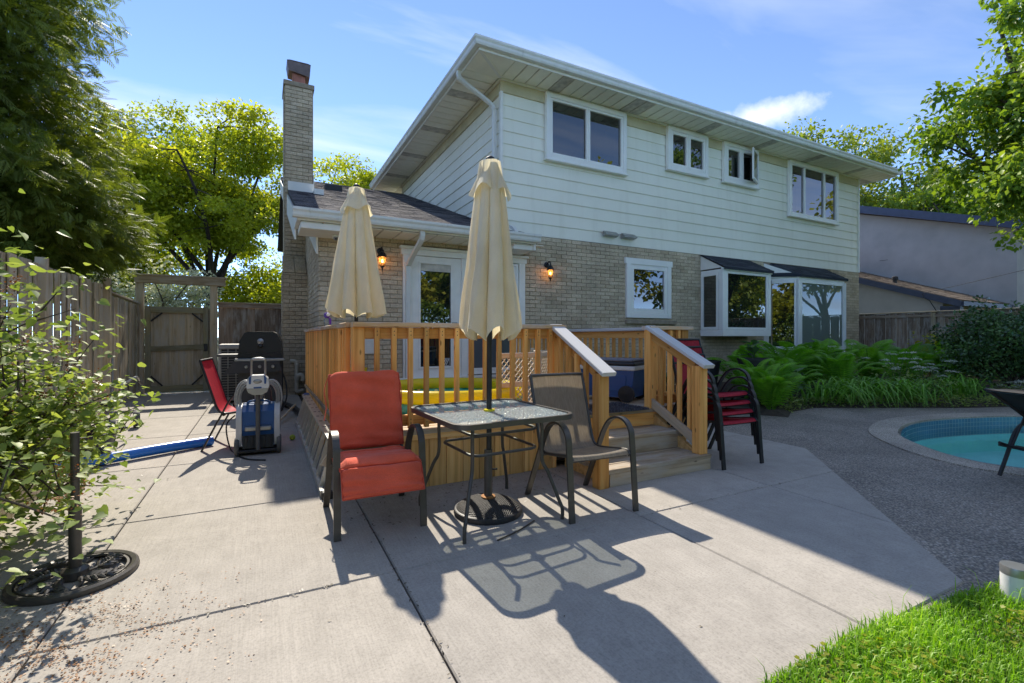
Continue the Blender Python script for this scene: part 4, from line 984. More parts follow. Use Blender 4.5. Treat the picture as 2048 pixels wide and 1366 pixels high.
# ------------------------------------------------------------------ patio furniture
def seat_curve():
    """side profile of the sling, front edge of the seat to the top of the back (y, z)"""
    return smooth_path([(0,-.275,.405),(0,-.255,.428),(0,-.20,.425),(0,-.05,.400),(0,.08,.382),(0,.145,.395),(0,.185,.45),(0,.225,.58),(0,.285,.78),(0,.335,.945)],5)
def sheet(path, x0, x1, th, mb, nx=4, sag=0.012):
    P = [Vector(p) for p in path]; n = len(P); vs = []
    for i in range(n):
        t = (P[min(i+1,n-1)]-P[max(i-1,0)]).normalized(); nr = Vector((0,-t.z,t.y))
        for side in (0,1):
            for k in range(nx+1):
                u = k/nx; s = sag*4*u*(1-u); q = P[i]-nr*(s)+nr*(th if side else 0); vs.append((x0+(x1-x0)*u,q.y,q.z))
    m = 2*(nx+1); fs = []
    for i in range(n-1):
        for k in range(nx):
            a = i*m+k; fs.append((a,a+m,a+m+1,a+1)); c = i*m+nx+1+k; fs.append((c,c+1,c+m+1,c+m))
        fs.append((i*m,i*m+nx+1,(i+1)*m+nx+1,(i+1)*m)); fs.append((i*m+nx,(i+1)*m+nx,(i+1)*m+2*nx+1,i*m+2*nx+1))
    for k in range(nx):
        fs.append((k,k+1,nx+2+k,nx+1+k)); o = (n-1)*m; fs.append((o+k,o+nx+1+k,o+nx+2+k,o+k+1))
    mb.add(vs, fs, .5, True)
M_['red_piping'] = fabric('red_piping', (0.60,0.085,0.045), weave=300)
def make_chair(label, slingm, frame, cushion=False, group=None):
    t = thing('patio_chair', label, 'chair', group=group)
    sc = seat_curve(); hw = .265
    for s in (-1,1):
        X = s*hw
        path = smooth_path([(X*1.0,-.315,0),(X,-.295,.22),(X,-.272,.47),(X,-.255,.575),(X,-.20,.635),(X,-.115,.650),(X,-.02,.615),(X,.06,.52),(X,.125,.39),(X,.20,.24),(X*1.02,.315,0)],5)
        MB().bar(path,.042,.016,up=(1,0,0)).build('arm_leg', frame, t)
        MB().tube([(X*.90,p.y,p.z) for p in sc],.0125,8).build('side_rail', frame, t)
        for (y,z) in ((-.268,.40),(.10,.375)): MB().tube([(X*1.0,y,z),(X*.88,y,z)],.010,6).build('bracket', frame, t)
    for (y,z,r) in ((-.235,.395,.013),(.12,.365,.013),(.333,.945,.012)): MB().tube([(-hw*.9,y,z),(hw*.9,y,z)],r,8).build('cross_bar', frame, t)
    b = MB(); sheet(sc,-hw*.895,hw*.895,.004,b); b.build('sling', slingm, t)
    if cushion:
        M = M_['red_cushion']; cw = .25
        def pad(path, th, name, w=cw):
            """stuffed pad following the path with rounded edges"""
            P = [Vector(p) for p in path]; n = len(P); nx = 12; vs = []; fs = []
            for i in range(n):
                tt = (P[min(i+1,n-1)]-P[max(i-1,0)]).normalized(); nr = Vector((0,-tt.z,tt.y)); e = i/(n-1); ee = min(1,min(e,1-e)/.07)**.5
                for side in (0,1):
                    for k in range(nx+1):
                        u = k/nx; ed = min(1,min(u,1-u)/.09)**.5; h = th*(.25+.75*ed*ee)
                        wob = .004*math.sin(u*9+i*.7+th*50)+.004*math.sin(i*.9+u*3)+.003*math.sin(u*21-i*1.3)*math.sin(i*.5)
                        q = P[i]+nr*((.004 if not side else h)+wob*side); cr = (1-.06*(1-ee)) 
                        vs.append(((u-.5)*2*w*cr,q.y,q.z))
            m = 2*(nx+1)
            for i in range(n-1):
                for k in range(nx):
                    a = i*m+k; fs.append((a,a+m,a+m+1,a+1)); c = i*m+nx+1+k; fs.append((c,c+1,c+m+1,c+m))
                fs.append((i*m,i*m+nx+1,(i+1)*m+nx+1,(i+1)*m)); fs.append((i*m+nx,(i+1)*m+nx,(i+1)*m+2*nx+1,i*m+2*nx+1))
            for k in range(nx): fs.append((k,k+1,nx+2+k,nx+1+k)); o = (n-1)*m; fs.append((o+k,o+nx+1+k,o+nx+2+k,o+k+1))
            bb = MB(); bb.add(vs,fs,.5,True); po = bb.build(name, M, t)
            ring = []
            for i in list(range(n)): q = P[i]; tt = (P[min(i+1,n-1)]-P[max(i-1,0)]).normalized(); nr = Vector((0,-tt.z,tt.y)); ring.append((q+nr*th*.30, i))
            L = [Vector((-w*1.0,q.y,q.z)) for q,i in ring]+[Vector((w*(k/6-.5)*2,ring[-1][0].y,ring[-1][0].z)) for k in range(1,6)]+[Vector((w,q.y,q.z)) for q,i in ring[::-1]]+[Vector((w*(.5-k/6)*2,ring[0][0].y,ring[0][0].z)) for k in range(1,6)]
            MB().tube(L,.005,6,closed=True).build('piping', M_['red_piping'], po); return po
        ps = smooth_path([(0,.185,.45),(0,.205,.51),(0,.225,.58),(0,.255,.68),(0,.285,.78),(0,.315,.88),(0,.340,.955),(0,.357,.975)],6)
        bk = pad(ps,.055,'back_cushion')
        pad(smooth_path([(0,.352,.985),(0,.372,.965),(0,.372,.92),(0,.362,.80)],4)[::-1],.03,'cushion_fold')
        pad(smooth_path([(0,-.285,.418),(0,-.262,.434),(0,-.20,.432),(0,-.12,.418),(0,-.05,.405),(0,.04,.392),(0,.10,.395),(0,.15,.42)],6),.058,'seat_cushion')
        pad(smooth_path([(0,-.392,.275),(0,-.372,.30),(0,-.35,.345),(0,-.328,.39),(0,-.295,.435)],6),.04,'front_flap',.245)
        for s in (-1,1):
            P = smooth_path([(s*.235,.36,.99),(s*.262,.345,.95),(s*.285,.30,.87),(s*.275,.27,.76),(s*.29,.25,.66)] if s < 0 else [(s*.235,.36,.985),(s*.258,.33,.93),(s*.262,.29,.84),(s*.255,.26,.74)],5); MB().tube(P,.004,6).build('tie_cord', M, t)
    return t
red = make_chair('steel armchair with orange red cushion and hanging front flap beside the ladder', M_['sling_taupe'], M_['bronze_metal'], True)
place(red, .665, 3.325, gz(3.3)+.012, R(-1), extra=Matrix.Diagonal((1,1,.955,1)))
MB().box((-.02,-.004,0),(.075,.004,.16),.5,M=Matrix.Translation((-.31,.14,.36)) @ Matrix.Rotation(R(30),4,'Y') @ Matrix.Rotation(R(25),4,'Z')).build('paper_tag', M_['beige_plastic'], None).parent = red
tan = make_chair('empty taupe sling armchair right of the glass table', M_['sling_taupe'], M_['bronze_metal'])
place(tan, 2.08, 2.90, gz(2.9)+.012, R(-2), extra=Matrix.Diagonal((1,1,.975,1)))
redc = make_chair('red sling chair topmost of the stack beside the deck steps', M_['sling_red'], M_['black_metal'], group='stacked red sling chairs')
STK = (4.03,3.29)
names = ['red sling chair at the bottom of the stack beside the deck steps','red sling chair second from the bottom of the stack by the steps','red sling chair third from the bottom of the stack by the steps']
for k in range(4):
    c = redc if k == 3 else copy_tree(redc)
    if k < 3: c['label'] = names[k]
    place(c, STK[0]+.008*k, STK[1]+.035*k, gz(3.3)+.012+.082*k, R(-1+.7*k))
sidec = copy_tree(redc); sidec['label'] = 'single red sling chair standing sideways by the robot pool cleaner'; del sidec['group']
place(sidec, -.22, 6.12, gz(6.1)+.012, R(82))
# ------- square glass table
tb = thing('glass_table', 'square patio table with pebbled glass top and dark metal legs', 'table')
def rrect(h, r, z, n=6):
    out = []
    for (cx,cy,a0) in ((h-r,h-r,0),(-h+r,h-r,90),(-h+r,-h+r,180),(h-r,-h+r,270)):
        for k in range(n+1): a = R(a0+90*k/n); out.append((cx+r*math.cos(a),cy+r*math.sin(a),z))
    return out
HT = .43; TZ = .715
b = MB(); b.sweep(rrect(HT,.10,TZ-.014), [(-.016,-.012),(.016,-.012),(.018,.0),(.016,.012),(-.016,.012)], .5, True, (0,0,1)); b.build('rim', M_['bronze_metal'], tb)
b = MB(); pl = rrect(HT-.014,.095,TZ-.006); k = len(pl); pl2 = [(x,y,z-.006) for x,y,z in pl]; b.add(pl+pl2,[list(range(k)),list(range(k,2*k))[::-1]]+[(i,k+i,k+(i+1) % k,(i+1) % k) for i in range(k)],.5); b.build('glass_top', M_['table_glass'], tb)
for sx in (-1,1):
    for sy in (-1,1):
        c = .265; P = smooth_path([(sx*.33,sy*.33,TZ-.03),(sx*c,sy*c,TZ-.06),(sx*c,sy*c,.60),(sx*c,sy*c,.40),(sx*(c+.03),sy*(c+.03),.31),(sx*.345,sy*.345,.14),(sx*.365,sy*.365,.07),(sx*.365,sy*.365,0)],5)
        MB().tube(P,.0125,8).build('leg', M_['bronze_metal'], tb)
for z in (.605,.475): MB().tube(rrect(.25,.07,z),.010,8,closed=True).build('stretcher_ring', M_['bronze_metal'], tb)
MB().lathe([(.024,0),(.040,0),(.040,.012),(.024,.014)],16,(0,0,TZ-.006)).build('umbrella_collar', M_['yellow_vinyl'], tb)
place(tb, 1.40, 3.03, gz(3.03)+.012, R(4))
# ------- closed umbrellas
def umbrella(label, pole_h, can_z0, can_z1, rbot, seed, base=None):
    t = thing('patio_umbrella', label, 'umbrella'); rs = np.random.default_rng(seed)
    MB().tube([(0,0,0),(0,0,pole_h)],.019,12).build('pole', M_['black_metal'], t)
    MB().lathe([(.03,0),(.034,.01),(.03,.022),(.012,.034),(.002,.038)],14,(0,0,pole_h-.01)).build('finial', M_['black_plastic'], t)
    nr = 8; ph = rs.uniform(0,6.28,3); am = rs.uniform(.75,1.25,nr); of = rs.uniform(-.12,.12,nr); hem = rs.uniform(-.05,.05,nr); sq = rs.uniform(.88,1.12,2)
    n = 176; m = 46; vs = []
    for j in range(m+1):
        e = j/m                                                    # 0 top, 1 hem
        for i in range(n):
            th = 2*math.pi*i/n; g = th/(2*math.pi)*nr; k = int(g) % nr; f = g-int(g)
            A = am[k]*(1-f)+am[(k+1) % nr]*f
            rib = abs(math.sin(math.pi*(f+of[k]*math.sin(math.pi*f))))    # panels bulge between the ribs
            fold = .34+.66*rib**.6
            w = .07+(rbot-.07)*(e**.9)
            d = .12+.62*min(1,e*1.6)
            rad = w*((1-d)+d*fold*A)*(1+.05*math.sin(3*th+ph[0]+e*2))+(.004*math.sin(23*th+e*11+ph[1])+.005*math.sin(13*th-e*7+ph[2])*math.sin(e*5+ph[0]))*e
            z = can_z1-(can_z1-can_z0)*e
            hz = (1-rib)*.085+hem[k]*(1-abs(2*f-1))
            z -= (hz-.03)*max(0,(e-.55)/.45)**2
            tw = .25*e*math.sin(ph[2])
            vs.append((rad*math.cos(th+tw)*sq[0],rad*math.sin(th+tw)*sq[1],z))
    fs = [(j*n+i,(j+1)*n+i,(j+1)*n+(i+1) % n,j*n+(i+1) % n) for j in range(m) for i in range(n)]
    b = MB(); b.add(vs,fs,.5,True); b.build('canopy', M_['canvas'], t, autos=False)
    vs = []; m2 = 14
    for j in range(m2+1):
        e = j/m2
        for i in range(n):
            th = 2*math.pi*i/n; rad = .034+(min(rbot,.25)*.60-.034)*(e**.95); fl = .12*math.cos(5*th+ph[0])+.08*math.cos(3*th+ph[1])+.05*math.cos(9*th+ph[2])
            rad *= 1+fl*e*.9; z = can_z1+.012-.235*e+.022*math.cos(5*th+ph[0]+.5)*e**2+.025*math.sin(2*th)*e*e
            vs.append((rad*math.cos(th),rad*math.sin(th),z))
    fs = [(j*n+i,(j+1)*n+i,(j+1)*n+(i+1) % n,j*n+(i+1) % n) for j in range(m2) for i in range(n)]
    b = MB(); b.add(vs,fs,.5,True); b.build('top_vent', M_['canvas'], t, autos=False)
    for k in range(nr):
        a = 2*math.pi*k/nr+.05; MB().tube([(.022*math.cos(a),.022*math.sin(a),can_z1-.12),(rbot*.38*math.cos(a),rbot*.38*math.sin(a),can_z0+.16)],.005,5).build('rib', M_['black_metal'], t)
    return t
u1 = umbrella('closed beige umbrella rising through the glass table', 2.44, 1.235, 2.42, .228, 11); place(u1, 1.40, 3.03, gz(3.03)+.03, R(20))
u2 = umbrella('closed beige umbrella standing on the deck beside the brick corner', 2.20, .98, 2.18, .272, 23); place(u2, .80, 4.80, .525, R(70))
# round weighted base under the table
M_['base_mesh'] = None
def meshbase():
    m, nt, b = mat_new('lattice_cast_base'); v = coords(nt)
    a = vmath(nt,'MULTIPLY',v,(1,1,1)); sx = node(nt,'ShaderNodeSeparateXYZ',{0:a})
    u = math_(nt,'ADD',sx.outputs[0],sx.outputs[1]); w = math_(nt,'SUBTRACT',sx.outputs[0],sx.outputs[1])
    s1 = math_(nt,'ABSOLUTE',math_(nt,'SINE',math_(nt,'MULTIPLY',u,210.0))); s2 = math_(nt,'ABSOLUTE',math_(nt,'SINE',math_(nt,'MULTIPLY',w,210.0)))
    h = math_(nt,'MINIMUM',s1,s2); c = ramp(nt,h,[(0.15,(0.09,0.085,0.08)),(0.5,(0.018,0.017,0.016))])
    setb(b,nt,base=c,rough=0.55,metal=0.1); bump(nt,b,math_(nt,'MULTIPLY',h,-1.0),0.9,0.008); return m
M_['base_mesh'] = meshbase(); M_['rust'] = simple('rusty_steel', (0.35,0.16,0.05), 0.8, 0.1, 0.4, 25)
ubs = thing('umbrella_base', 'round dark lattice umbrella base under the glass table', 'umbrella base')
MB().lathe([(.235,0),(.24,.012),(.235,.035),(.225,.042)],48).build('rim', M_['black_plastic'], ubs)
MB().lathe([(.225,.040),(.20,.062),(.15,.085),(.09,.10),(.05,.106)],48).build('dome', M_['base_mesh'], ubs)
MB().lathe([(.048,.10),(.050,.115),(.03,.12)],20).build('collar', M_['rust'], ubs)
MB().tube([(0,0,.1),(0,0,.44)],.0285,14).build('stem', M_['bronze_metal'], ubs)
MB().tube([(.025,-.01,.30),(.06,-.02,.30)],.007,8).build('knob', M_['black_plastic'], ubs)
place(ubs, 1.395, 3.03, gz(3.03)+.012, 0)
# ------- fern-patterned base with its bare pole at the left
fb = thing('umbrella_base', 'round cast iron umbrella base with open fern pattern and bare pole', 'umbrella base'); RB = .255
MB().lathe([(RB-.035,.012),(RB-.03,.028),(RB-.012,.034),(RB,.026),(RB+.004,.008),(RB,.0),(RB-.035,.0)],64,cap=False).build('ring', M_['bronze_metal'], fb)
MB().lathe([(RB-.055,.018),(RB-.050,.028),(RB-.040,.028),(RB-.036,.018)],64,cap=False).build('inner_ring', M_['bronze_metal'], fb)
MB().lathe([(.055,.006),(.055,.045),(.036,.06)],20).build('hub', M_['bronze_metal'], fb)
for q in range(5):
    a0 = 2*math.pi*q/5+.2; P = []
    for k in range(9):
        rr = .05+k/8*(RB-.10); aa = a0+.75*(k/8)**1.3; P.append((rr*math.cos(aa),rr*math.sin(aa),.022+.006*math.sin(k/8*3.1)))
    b = MB(); b.tube(P,.0075,6)
    for k in (2,3,4,5,6,7,8):
        p = Vector(P[k]); d = (Vector(P[k])-Vector(P[k-1])).normalized()
        for s in (-1,1):
            nrm = Vector((-d.y,d.x,0))*s; ln = .078*(1-.5*(k/8))*(1 if s > 0 else .9)
            tip = p+nrm*ln*.8+d*ln*.75; mid = p+nrm*ln*.5+d*ln*.25
            if Vector((tip.x,tip.y)).length > RB-.04: continue
            b.tube([p,mid+Vector((0,0,.004)),tip],.0115,6,scale=[.7,1.15,.4])
    b.build('fern_frond', M_['bronze_metal'], fb)
MB().tube([(0,0,.05),(0,0,.36)],.027,14).build('sleeve', M_['bronze_metal'], fb)
MB().tube([(0,0,.34),(0,0,.74)],.019,12).build('pole', M_['bronze_metal'], fb)
place(fb, -.845, 3.17, gz(3.17)+.012, 0)
# ------- pool lounger at the right edge
lg = thing('pool_lounger', 'black sling pool lounger with raised back at the water edge', 'lounger')
Fm = M_['black_metal']
seatp = [(0,-1.15,.30),(0,-.75,.305),(0,-.45,.31),(0,-.06,.30)]; backp = [(0,-.04,.31),(0,.14,.42),(0,.40,.59),(0,.60,.715),(0,.70,.77)]
for nm, pth in (('seat_sling',seatp),('back_sling',backp)):
    b = MB(); sheet(smooth_path(pth,5),-.245,.245,.006,b); b.build(nm, M_['sling_black'], lg)
    for s in (-1,1): MB().tube([(s*.255,p.y,p.z) for p in smooth_path(pth,5)],.0135,8).build('side_rail', Fm, lg)
b = MB(); b.ball((0,.665,.772),(.20,.045,.025),14,8); b.build('head_rest', M_['sling_black'], lg)
MB().tube([(-.255,.70,.77),(.255,.70,.77)],.0135,8).build('cross_bar', Fm, lg)
for s in (-1,1):
    X = s*.28
    MB().tube(smooth_path([(X,.52,0),(X,.44,.20),(X,.38,.36),(X,.30,.45),(X,.18,.475),(X,-.05,.47),(X,-.16,.44),(X,-.20,.34),(X,-.24,.0)],5),.0155,8).build('leg_loop', Fm, lg)
    MB().tube(smooth_path([(X*.93,.55,.30),(X*.93,.44,.265),(X*.93,.25,.22),(X*.93,.08,.23),(X*.93,-.10,.305)],5),.012,8).build('cradle', Fm, lg)
    MB().tube([(X*.93,.30,.52),(X*.93,.42,.265)],.010,6).build('back_strut', Fm, lg)
    MB().tube(smooth_path([(X,-1.12,0),(X,-1.10,.2),(X,-1.08,.30)],4),.0155,8).build('leg', Fm, lg)
for k in range(4): MB().box((-.30,.50-.06*k,.262-.008*k),(.30,.512-.06*k,.285-.008*k),.5).build('notch_bar', Fm, lg)
place(lg, 6.17, 1.29, gz(1.4)+.02, R(69))
# small white garden light
wl = thing('garden_light', 'white cylinder garden light with steel band on the lawn edge', 'light')
MB().lathe([(.052,0),(.054,.11),(.054,.125)],28).build('body', M_['white_plastic'], wl)
MB().lathe([(.0545,.115),(.0555,.15),(.054,.155)],28).build('band', M_['grey_metal'], wl)
MB().lathe([(.052,.150),(.048,.152),(.02,.153)],28).build('lens', M_['white_plastic'], wl)
place(wl, 3.18, .90, gz(.9)+.015, 0)
# ------------------------------------------------------------------ things on the deck and the wall
def lantern(x, z, label):
    t = thing('wall_lantern', label, 'lantern', group='carriage lanterns on the brick'); K = M_['black_metal']
    MB().lathe([(.02,0),(.058,.004),(.062,.014),(.05,.024),(.02,.03)],16).build('wall_plate', K, t, Matrix.Rotation(R(90),4,'X'))
    MB().tube(smooth_path([(0,-.02,.0),(0,-.08,.05),(0,-.14,.035),(0,-.15,-.02)],5),.012,8).build('arm', K, t)
    MB().tube([(0,-.15,.055),(0,-.15,-.03)],.005,6).build('finial', K, t)
    b = MB(); b.lathe([(.012,-.02),(.05,-.045),(.075,-.095),(.085,-.115),(.08,-.12)],6,(0,-.15,0)); b.build('roof', K, t)
    b = MB(); b.lathe([(.066,-.12),(.056,-.19),(.034,-.27)],6,(0,-.15,0),cap=False); b.build('glass', M_['lamp_glass'], t)
    for k in range(6):
        a = 2*math.pi*k/6; c, s = math.cos(a), math.sin(a)
        MB().tube([(.067*c,-.15+.067*s,-.12),(.057*c,-.15+.057*s,-.19),(.035*c,-.15+.035*s,-.272)],.004,5).build('cage_bar', K, t)
    MB().lathe([(.036,-.268),(.03,-.285),(.012,-.30),(.014,-.32),(.005,-.335),(.001,-.37)],10,(0,-.15,0)).build('tail', K, t)
    MB().ball((0,-.15,-.185),(.016,.016,.03),10,8).build('bulb', M_['bulb'], t)
    MB().tube([(0,-.15,-.27),(0,-.15,-.21)],.010,8).build('candle', M_['white_plastic'], t)
    place(t, x, YW-.016, z, 0, tilt=False)
    ld = bpy.data.lights.new('lantern_glow', 'POINT'); ld.energy = .45; ld.color = (1.0,.52,.18); ld.shadow_soft_size = .03
    lo = bpy.data.objects.new('lantern_glow', ld); COL.objects.link(lo); lo.location = (x, YW-.166, z-.165)
m, nt, b_ = mat_new('amber_bulb'); b_.inputs['Emission Color'].default_value = (1,.62,.25,1); b_.inputs['Emission Strength'].default_value = 6; M_['bulb'] = m
m, nt, b_ = mat_new('amber_lamp_glass'); nt.nodes.remove(b_)
tr = node(nt,'ShaderNodeBsdfTransparent',{'Color':(1,.80,.55,1)}); tl = node(nt,'ShaderNodeBsdfTranslucent',{'Color':(.9,.55,.25,1)})
mx = node(nt,'ShaderNodeMixShader',{0:.3,1:tr.outputs[0],2:tl.outputs[0]}); nt.links.new(mx.outputs[0],nt.nodes['Material Output'].inputs[0]); M_['lamp_glass'] = m
lantern(1.76, 2.72, 'lit black wall lantern between the deck umbrella and the door')
lantern(5.06, 2.72, 'lit black wall lantern on brick right of the low eave')
# security camera under the eave
sc_ = thing('security_camera', 'small round security camera under the wing eave', 'camera')
MB().lathe([(.045,0),(.05,-.02),(.045,-.03)],16).build('mount', M_['white_plastic'], sc_); MB().ball((0,-.01,-.05),.035,14,10).build('eye', M_['grey_metal'], sc_); MB().ball((0,-.035,-.06),.016,10,8).build('lens', M_['black_plastic'], sc_)
place(sc_, 1.0, 7.85, 2.857, 0, tilt=False)
# inflatable paddling pool
def teal_print():
    m, nt, b = mat_new('floral_pool_vinyl'); v = coords(nt)
    vo = node(nt,'ShaderNodeTexVoronoi',{'Vector':v,'Scale':11.0}); d = vo.outputs['Distance']; r = node(nt,'ShaderNodeSeparateColor',{0:vo.outputs['Color']})
    base = ramp(nt,noise(nt,v,14,3),[(0.4,(0.02,0.28,0.25)),(0.6,(0.10,0.45,0.38))])
    fl = ramp(nt,r.outputs[0],[(0.0,(0.62,0.08,0.03)),(0.35,(0.75,0.33,0.05)),(0.6,(0.8,0.62,0.35)),(1.0,(0.02,0.12,0.30))],'CONSTANT')
    c = mixc(nt,ramp(nt,d,[(0.20,(1,1,1)),(0.26,(0,0,0))],'LINEAR'),base,fl); c = mixc(nt,ramp(nt,d,[(0.07,(1,1,1)),(0.10,(0,0,0))]),c,(0.8,0.72,0.5))
    setb(b,nt,base=c,rough=.3); return m
M_['teal'] = teal_print()
m, nt, b_ = mat_new('yellow_inflatable'); setb(b_,nt,base=(0.78,0.62,0.02),rough=.25)
t_ = node(nt,'ShaderNodeBsdfTranslucent',{'Color':(.9,.75,.03,1)}); mx = node(nt,'ShaderNodeMixShader',{0:.4,1:b_.outputs[0],2:t_.outputs[0]}); nt.links.new(mx.outputs[0],nt.nodes['Material Output'].inputs[0]); M_['yellow'] = m
kp = thing('paddling_pool', 'inflatable yellow and teal floral paddling pool on the deck', 'paddling pool')
def torus(R_, r, z, n=56, m=12, sx=1.0, tz=1.0): 
    b = MB(); b.sweep([((R_*math.cos(2*math.pi*i/n))*sx,R_*math.sin(2*math.pi*i/n),z) for i in range(n)],[(r*tz*math.cos(2*math.pi*k/m),r*math.sin(2*math.pi*k/m)) for k in range(m)],.5,True,(0,0,1)); return b
torus(.76,.062,.062).build('lower_ring', M_['teal'], kp); torus(.75,.066,.178).build('upper_ring', M_['yellow'], kp)
MB().lathe([(.70,.02),(.35,.015),(.01,.012)],48,cap=False).build('floor', M_['teal'], kp)
place(kp, 1.78, 4.88, .525, .4, tilt=False)
ytub = thing('yellow_tub', 'small yellow tub by the white wall vent', 'tub')
MB().lathe([(.0,0),(.13,0),(.16,.25),(.165,.25),(.16,.262),(.12,.03),(.0,.02)],28,cap=False).build('body', M_['yellow'], ytub); place(ytub, 1.30, 7.75, .525, 0, tilt=False)
# beige plastic play gate panels
pg = thing('play_gate', 'beige plastic play gate of lattice panels beside the paddling pool', 'play gate')
def gate_panel(x0, y0, x1, y1, z0, z1):
    a = Vector((x0,y0,0)); c = Vector((x1,y1,0)); d = c-a; ln = d.length; e = d/ln; ang = math.atan2(d.y,d.x)
    M = Matrix.Translation((x0,y0,z0)) @ Matrix.Rotation(ang,4,'Z'); h = z1-z0; P = M_['beige_plastic']
    b = MB(); b.box((0,-.02,0),(.045,.02,h),.5,ch=.006); b.build('upright', P, pg, M); b = MB(); b.box((ln-.045,-.02,0),(ln,.02,h),.5,ch=.006); b.build('upright', P, pg, M)
    for z in (0.02,h*.40,h-.07): b = MB(); b.box((.045,-.016,z),(ln-.045,.016,z+.05),.5,ch=.005); b.build('cross_rail', P, pg, M)
    b = MB(); s = .062
    for (za,zb) in ((.07,h*.40),(h*.40+.05,h-.07)):
        k = -int((zb-za)/s)-1
        while k*s < ln:
            for sg in (1,-1):
                xa = k*s; pts = []
                for (xx,zz) in ((xa,za),(xa+(zb-za),zb)):
                    pts.append((xx,zz))
                (xa_,za_),(xb_,zb_) = pts
                lo = max(.045,xa_); hi = min(ln-.045,xb_)
                if hi-lo < .01: continue
                f = lambda xx: za+(xx-xa_)
                q0,q1 = f(lo),f(hi)
                if sg < 0: q0,q1 = za+zb-q0,za+zb-q1
                b.bar([(lo,0.004*sg,q0),(hi,0.004*sg,q1)],.008,.007,up=(0,1,0))
            k += 1
    tag(b.build('lattice', P, pg, M), kind='stuff')
gate_panel(2.02,4.18,2.55,4.30,.527,1.13); gate_panel(2.56,4.30,2.98,4.62,.527,1.13); gate_panel(2.99,4.63,3.05,5.3,.527,1.13)
# blue wheeled cooler
ck = thing('cooler', 'blue wheeled cooler with white rim and grey lid on the deck', 'cooler')
b = MB(); n_ = 8
b.prism([(-.30,.05),(.30,.05),(.33,.36),(-.33,.36)],1,-.20,.20,.5); b.build('body', M_['blue_plastic'], ck)
for (a,c) in ((-.24,-.02),(.02,.24)): MB().box((a,-.208,.12),(c,-.199,.30),.5,ch=.006).build('side_panel', M_['blue_plastic'], ck)
MB().box((-.345,-.215,.36),(.345,.215,.41),.5,ch=.01).build('rim', M_['white_plastic'], ck)
MB().box((-.345,-.215,.412),(.345,.215,.455),.5,ch=.015).build('lid', M_['black_plastic'], ck)
M_['lid_grey'] = simple('grey_lid', (0.16,0.17,0.21), .45); MB().box((-.32,-.20,.456),(.32,.20,.49),.5,ch=.012).build('lid_top', M_['lid_grey'], ck)
for s in (-1,1):
    MB().lathe([(.0,-.03),(.085,-.03),(.095,-.01),(.095,.02),(.0,.03)],22,cap=False).build('wheel', M_['black_plastic'], ck, Matrix.Translation((.25,s*.215,.095)) @ Matrix.Rotation(R(90),4,'X'))
    MB().bar(smooth_path([(-.35,s*.10,.30),(-.37,s*.10,.22),(-.35,s*.10,.14)],4),.03,.02,up=(0,1,0)).build('handle', M_['white_plastic'], ck)
place(ck, 3.72, 4.50, .527, R(-62), tilt=False)
# shaggy grey mat at the head of the steps
def shag(cx,cy,sx,sy,z,n,name,label,m):
    P = np.column_stack([rng.uniform(-sx,sx,n),rng.uniform(-sy,sy,n),np.zeros(n)]); d = np.column_stack([rng.normal(0,.6,n),rng.normal(0,.6,n)-.2,np.ones(n)])
    tv = np.array([[-.003,0,0],[.003,0,0],[.001,.022,.004]]); V,F = scatter(tv,np.array([[0,1,2]]),frames(d),P,rng.uniform(.7,1.5,n))
    t = thing(name,label,'mat'); bb = MB(); bb.box((-sx,-sy,0),(sx,sy,.006),.5); bb.build('backing', m, t); tag(np_mesh('pile',V,F,m,rng.random(n),t), kind='stuff'); place(t,cx,cy,z,0,tilt=False); return t
M_['shag'] = shingle('grey_shag', [(0.04,0.04,0.05),(0.12,0.12,0.14),(0.26,0.26,0.29)])
shag(3.05,3.92,.46,.25,.527,16000,'door_mat','shaggy dark grey mat at the top of the steps',M_['shag'])
# purple trigger bottle on the left rail
sp = thing('spray_bottle', 'purple topped spray bottle standing on the left deck rail', 'bottle')
m_p = pvc('purple_plastic',(0.13,0.02,0.35),.35); m_c = glassy('clear_bottle',(0.35,0.38,0.33),1.4,.1,thin=.5)
MB().lathe([(.03,0),(.034,.02),(.034,.07),(.02,.10)],16).build('bottle', m_c, sp); MB().box((-.02,-.05,.10),(.025,.05,.16),.5,ch=.012).build('trigger_head', m_p, sp)
MB().box((.012,-.03,.02),(.045,.03,.10),.5,ch=.01).build('grip', m_p, sp); MB().ball((-.0,-.055,.135),(.022,.012,.02),10,8).build('nozzle', M_['white_plastic'], sp)
place(sp, .635, 5.72, RT, R(10), tilt=False)
# aluminium ladder on its edge against the deck
ld_ = thing('ladder', 'aluminium ladder lying on its edge along the deck side', 'ladder')
y0,y1 = 3.86,7.05
MB().bar([(.395,y0,gz(y0)+.03),(.405,y1,gz(y1)+.03)],.03,.07,up=(1,0,0)).build('lower_rail', M_['alu'], ld_)
tr_ = MB().bar([(.50,y0+.02,gz(y0)+.40),(.51,y1,gz(y1)+.40)],.085,.028,up=(1,0,0)).build('upper_rail', M_['alu'], ld_)
for k in range(11):
    y = y0+.14+k*.292
    MB().bar([(.40,y,gz(y)+.05),(.498,y,gz(y)+.392)],.03,.032,up=(0,1,0)).build('rung', M_['alu'], ld_)
    MB().box((.475,y-.012,gz(y)+.4145),(.50,y+.012,gz(y)+.4165),.5).build('rung_plug', M_['black_plastic'], tr_); MB().box((.52,y-.012,gz(y)+.4145),(.54,y+.012,gz(y)+.4165),.5).build('rung_plug', M_['black_plastic'], tr_)
for z in (.03,.39): MB().box((.38+z*.25,y0-.07,gz(y0)+z-.025),(.46+z*.25,y0+.0,gz(y0)+z+.035),.5,ch=.008).build('foot', M_['black_plastic'], ld_)
MB().box((.49,y1-.05,gz(y1)+.37),(.56,y1+.05,gz(y1)+.425),.5,ch=.008).build('end_cap', M_['blue_plastic'], ld_)
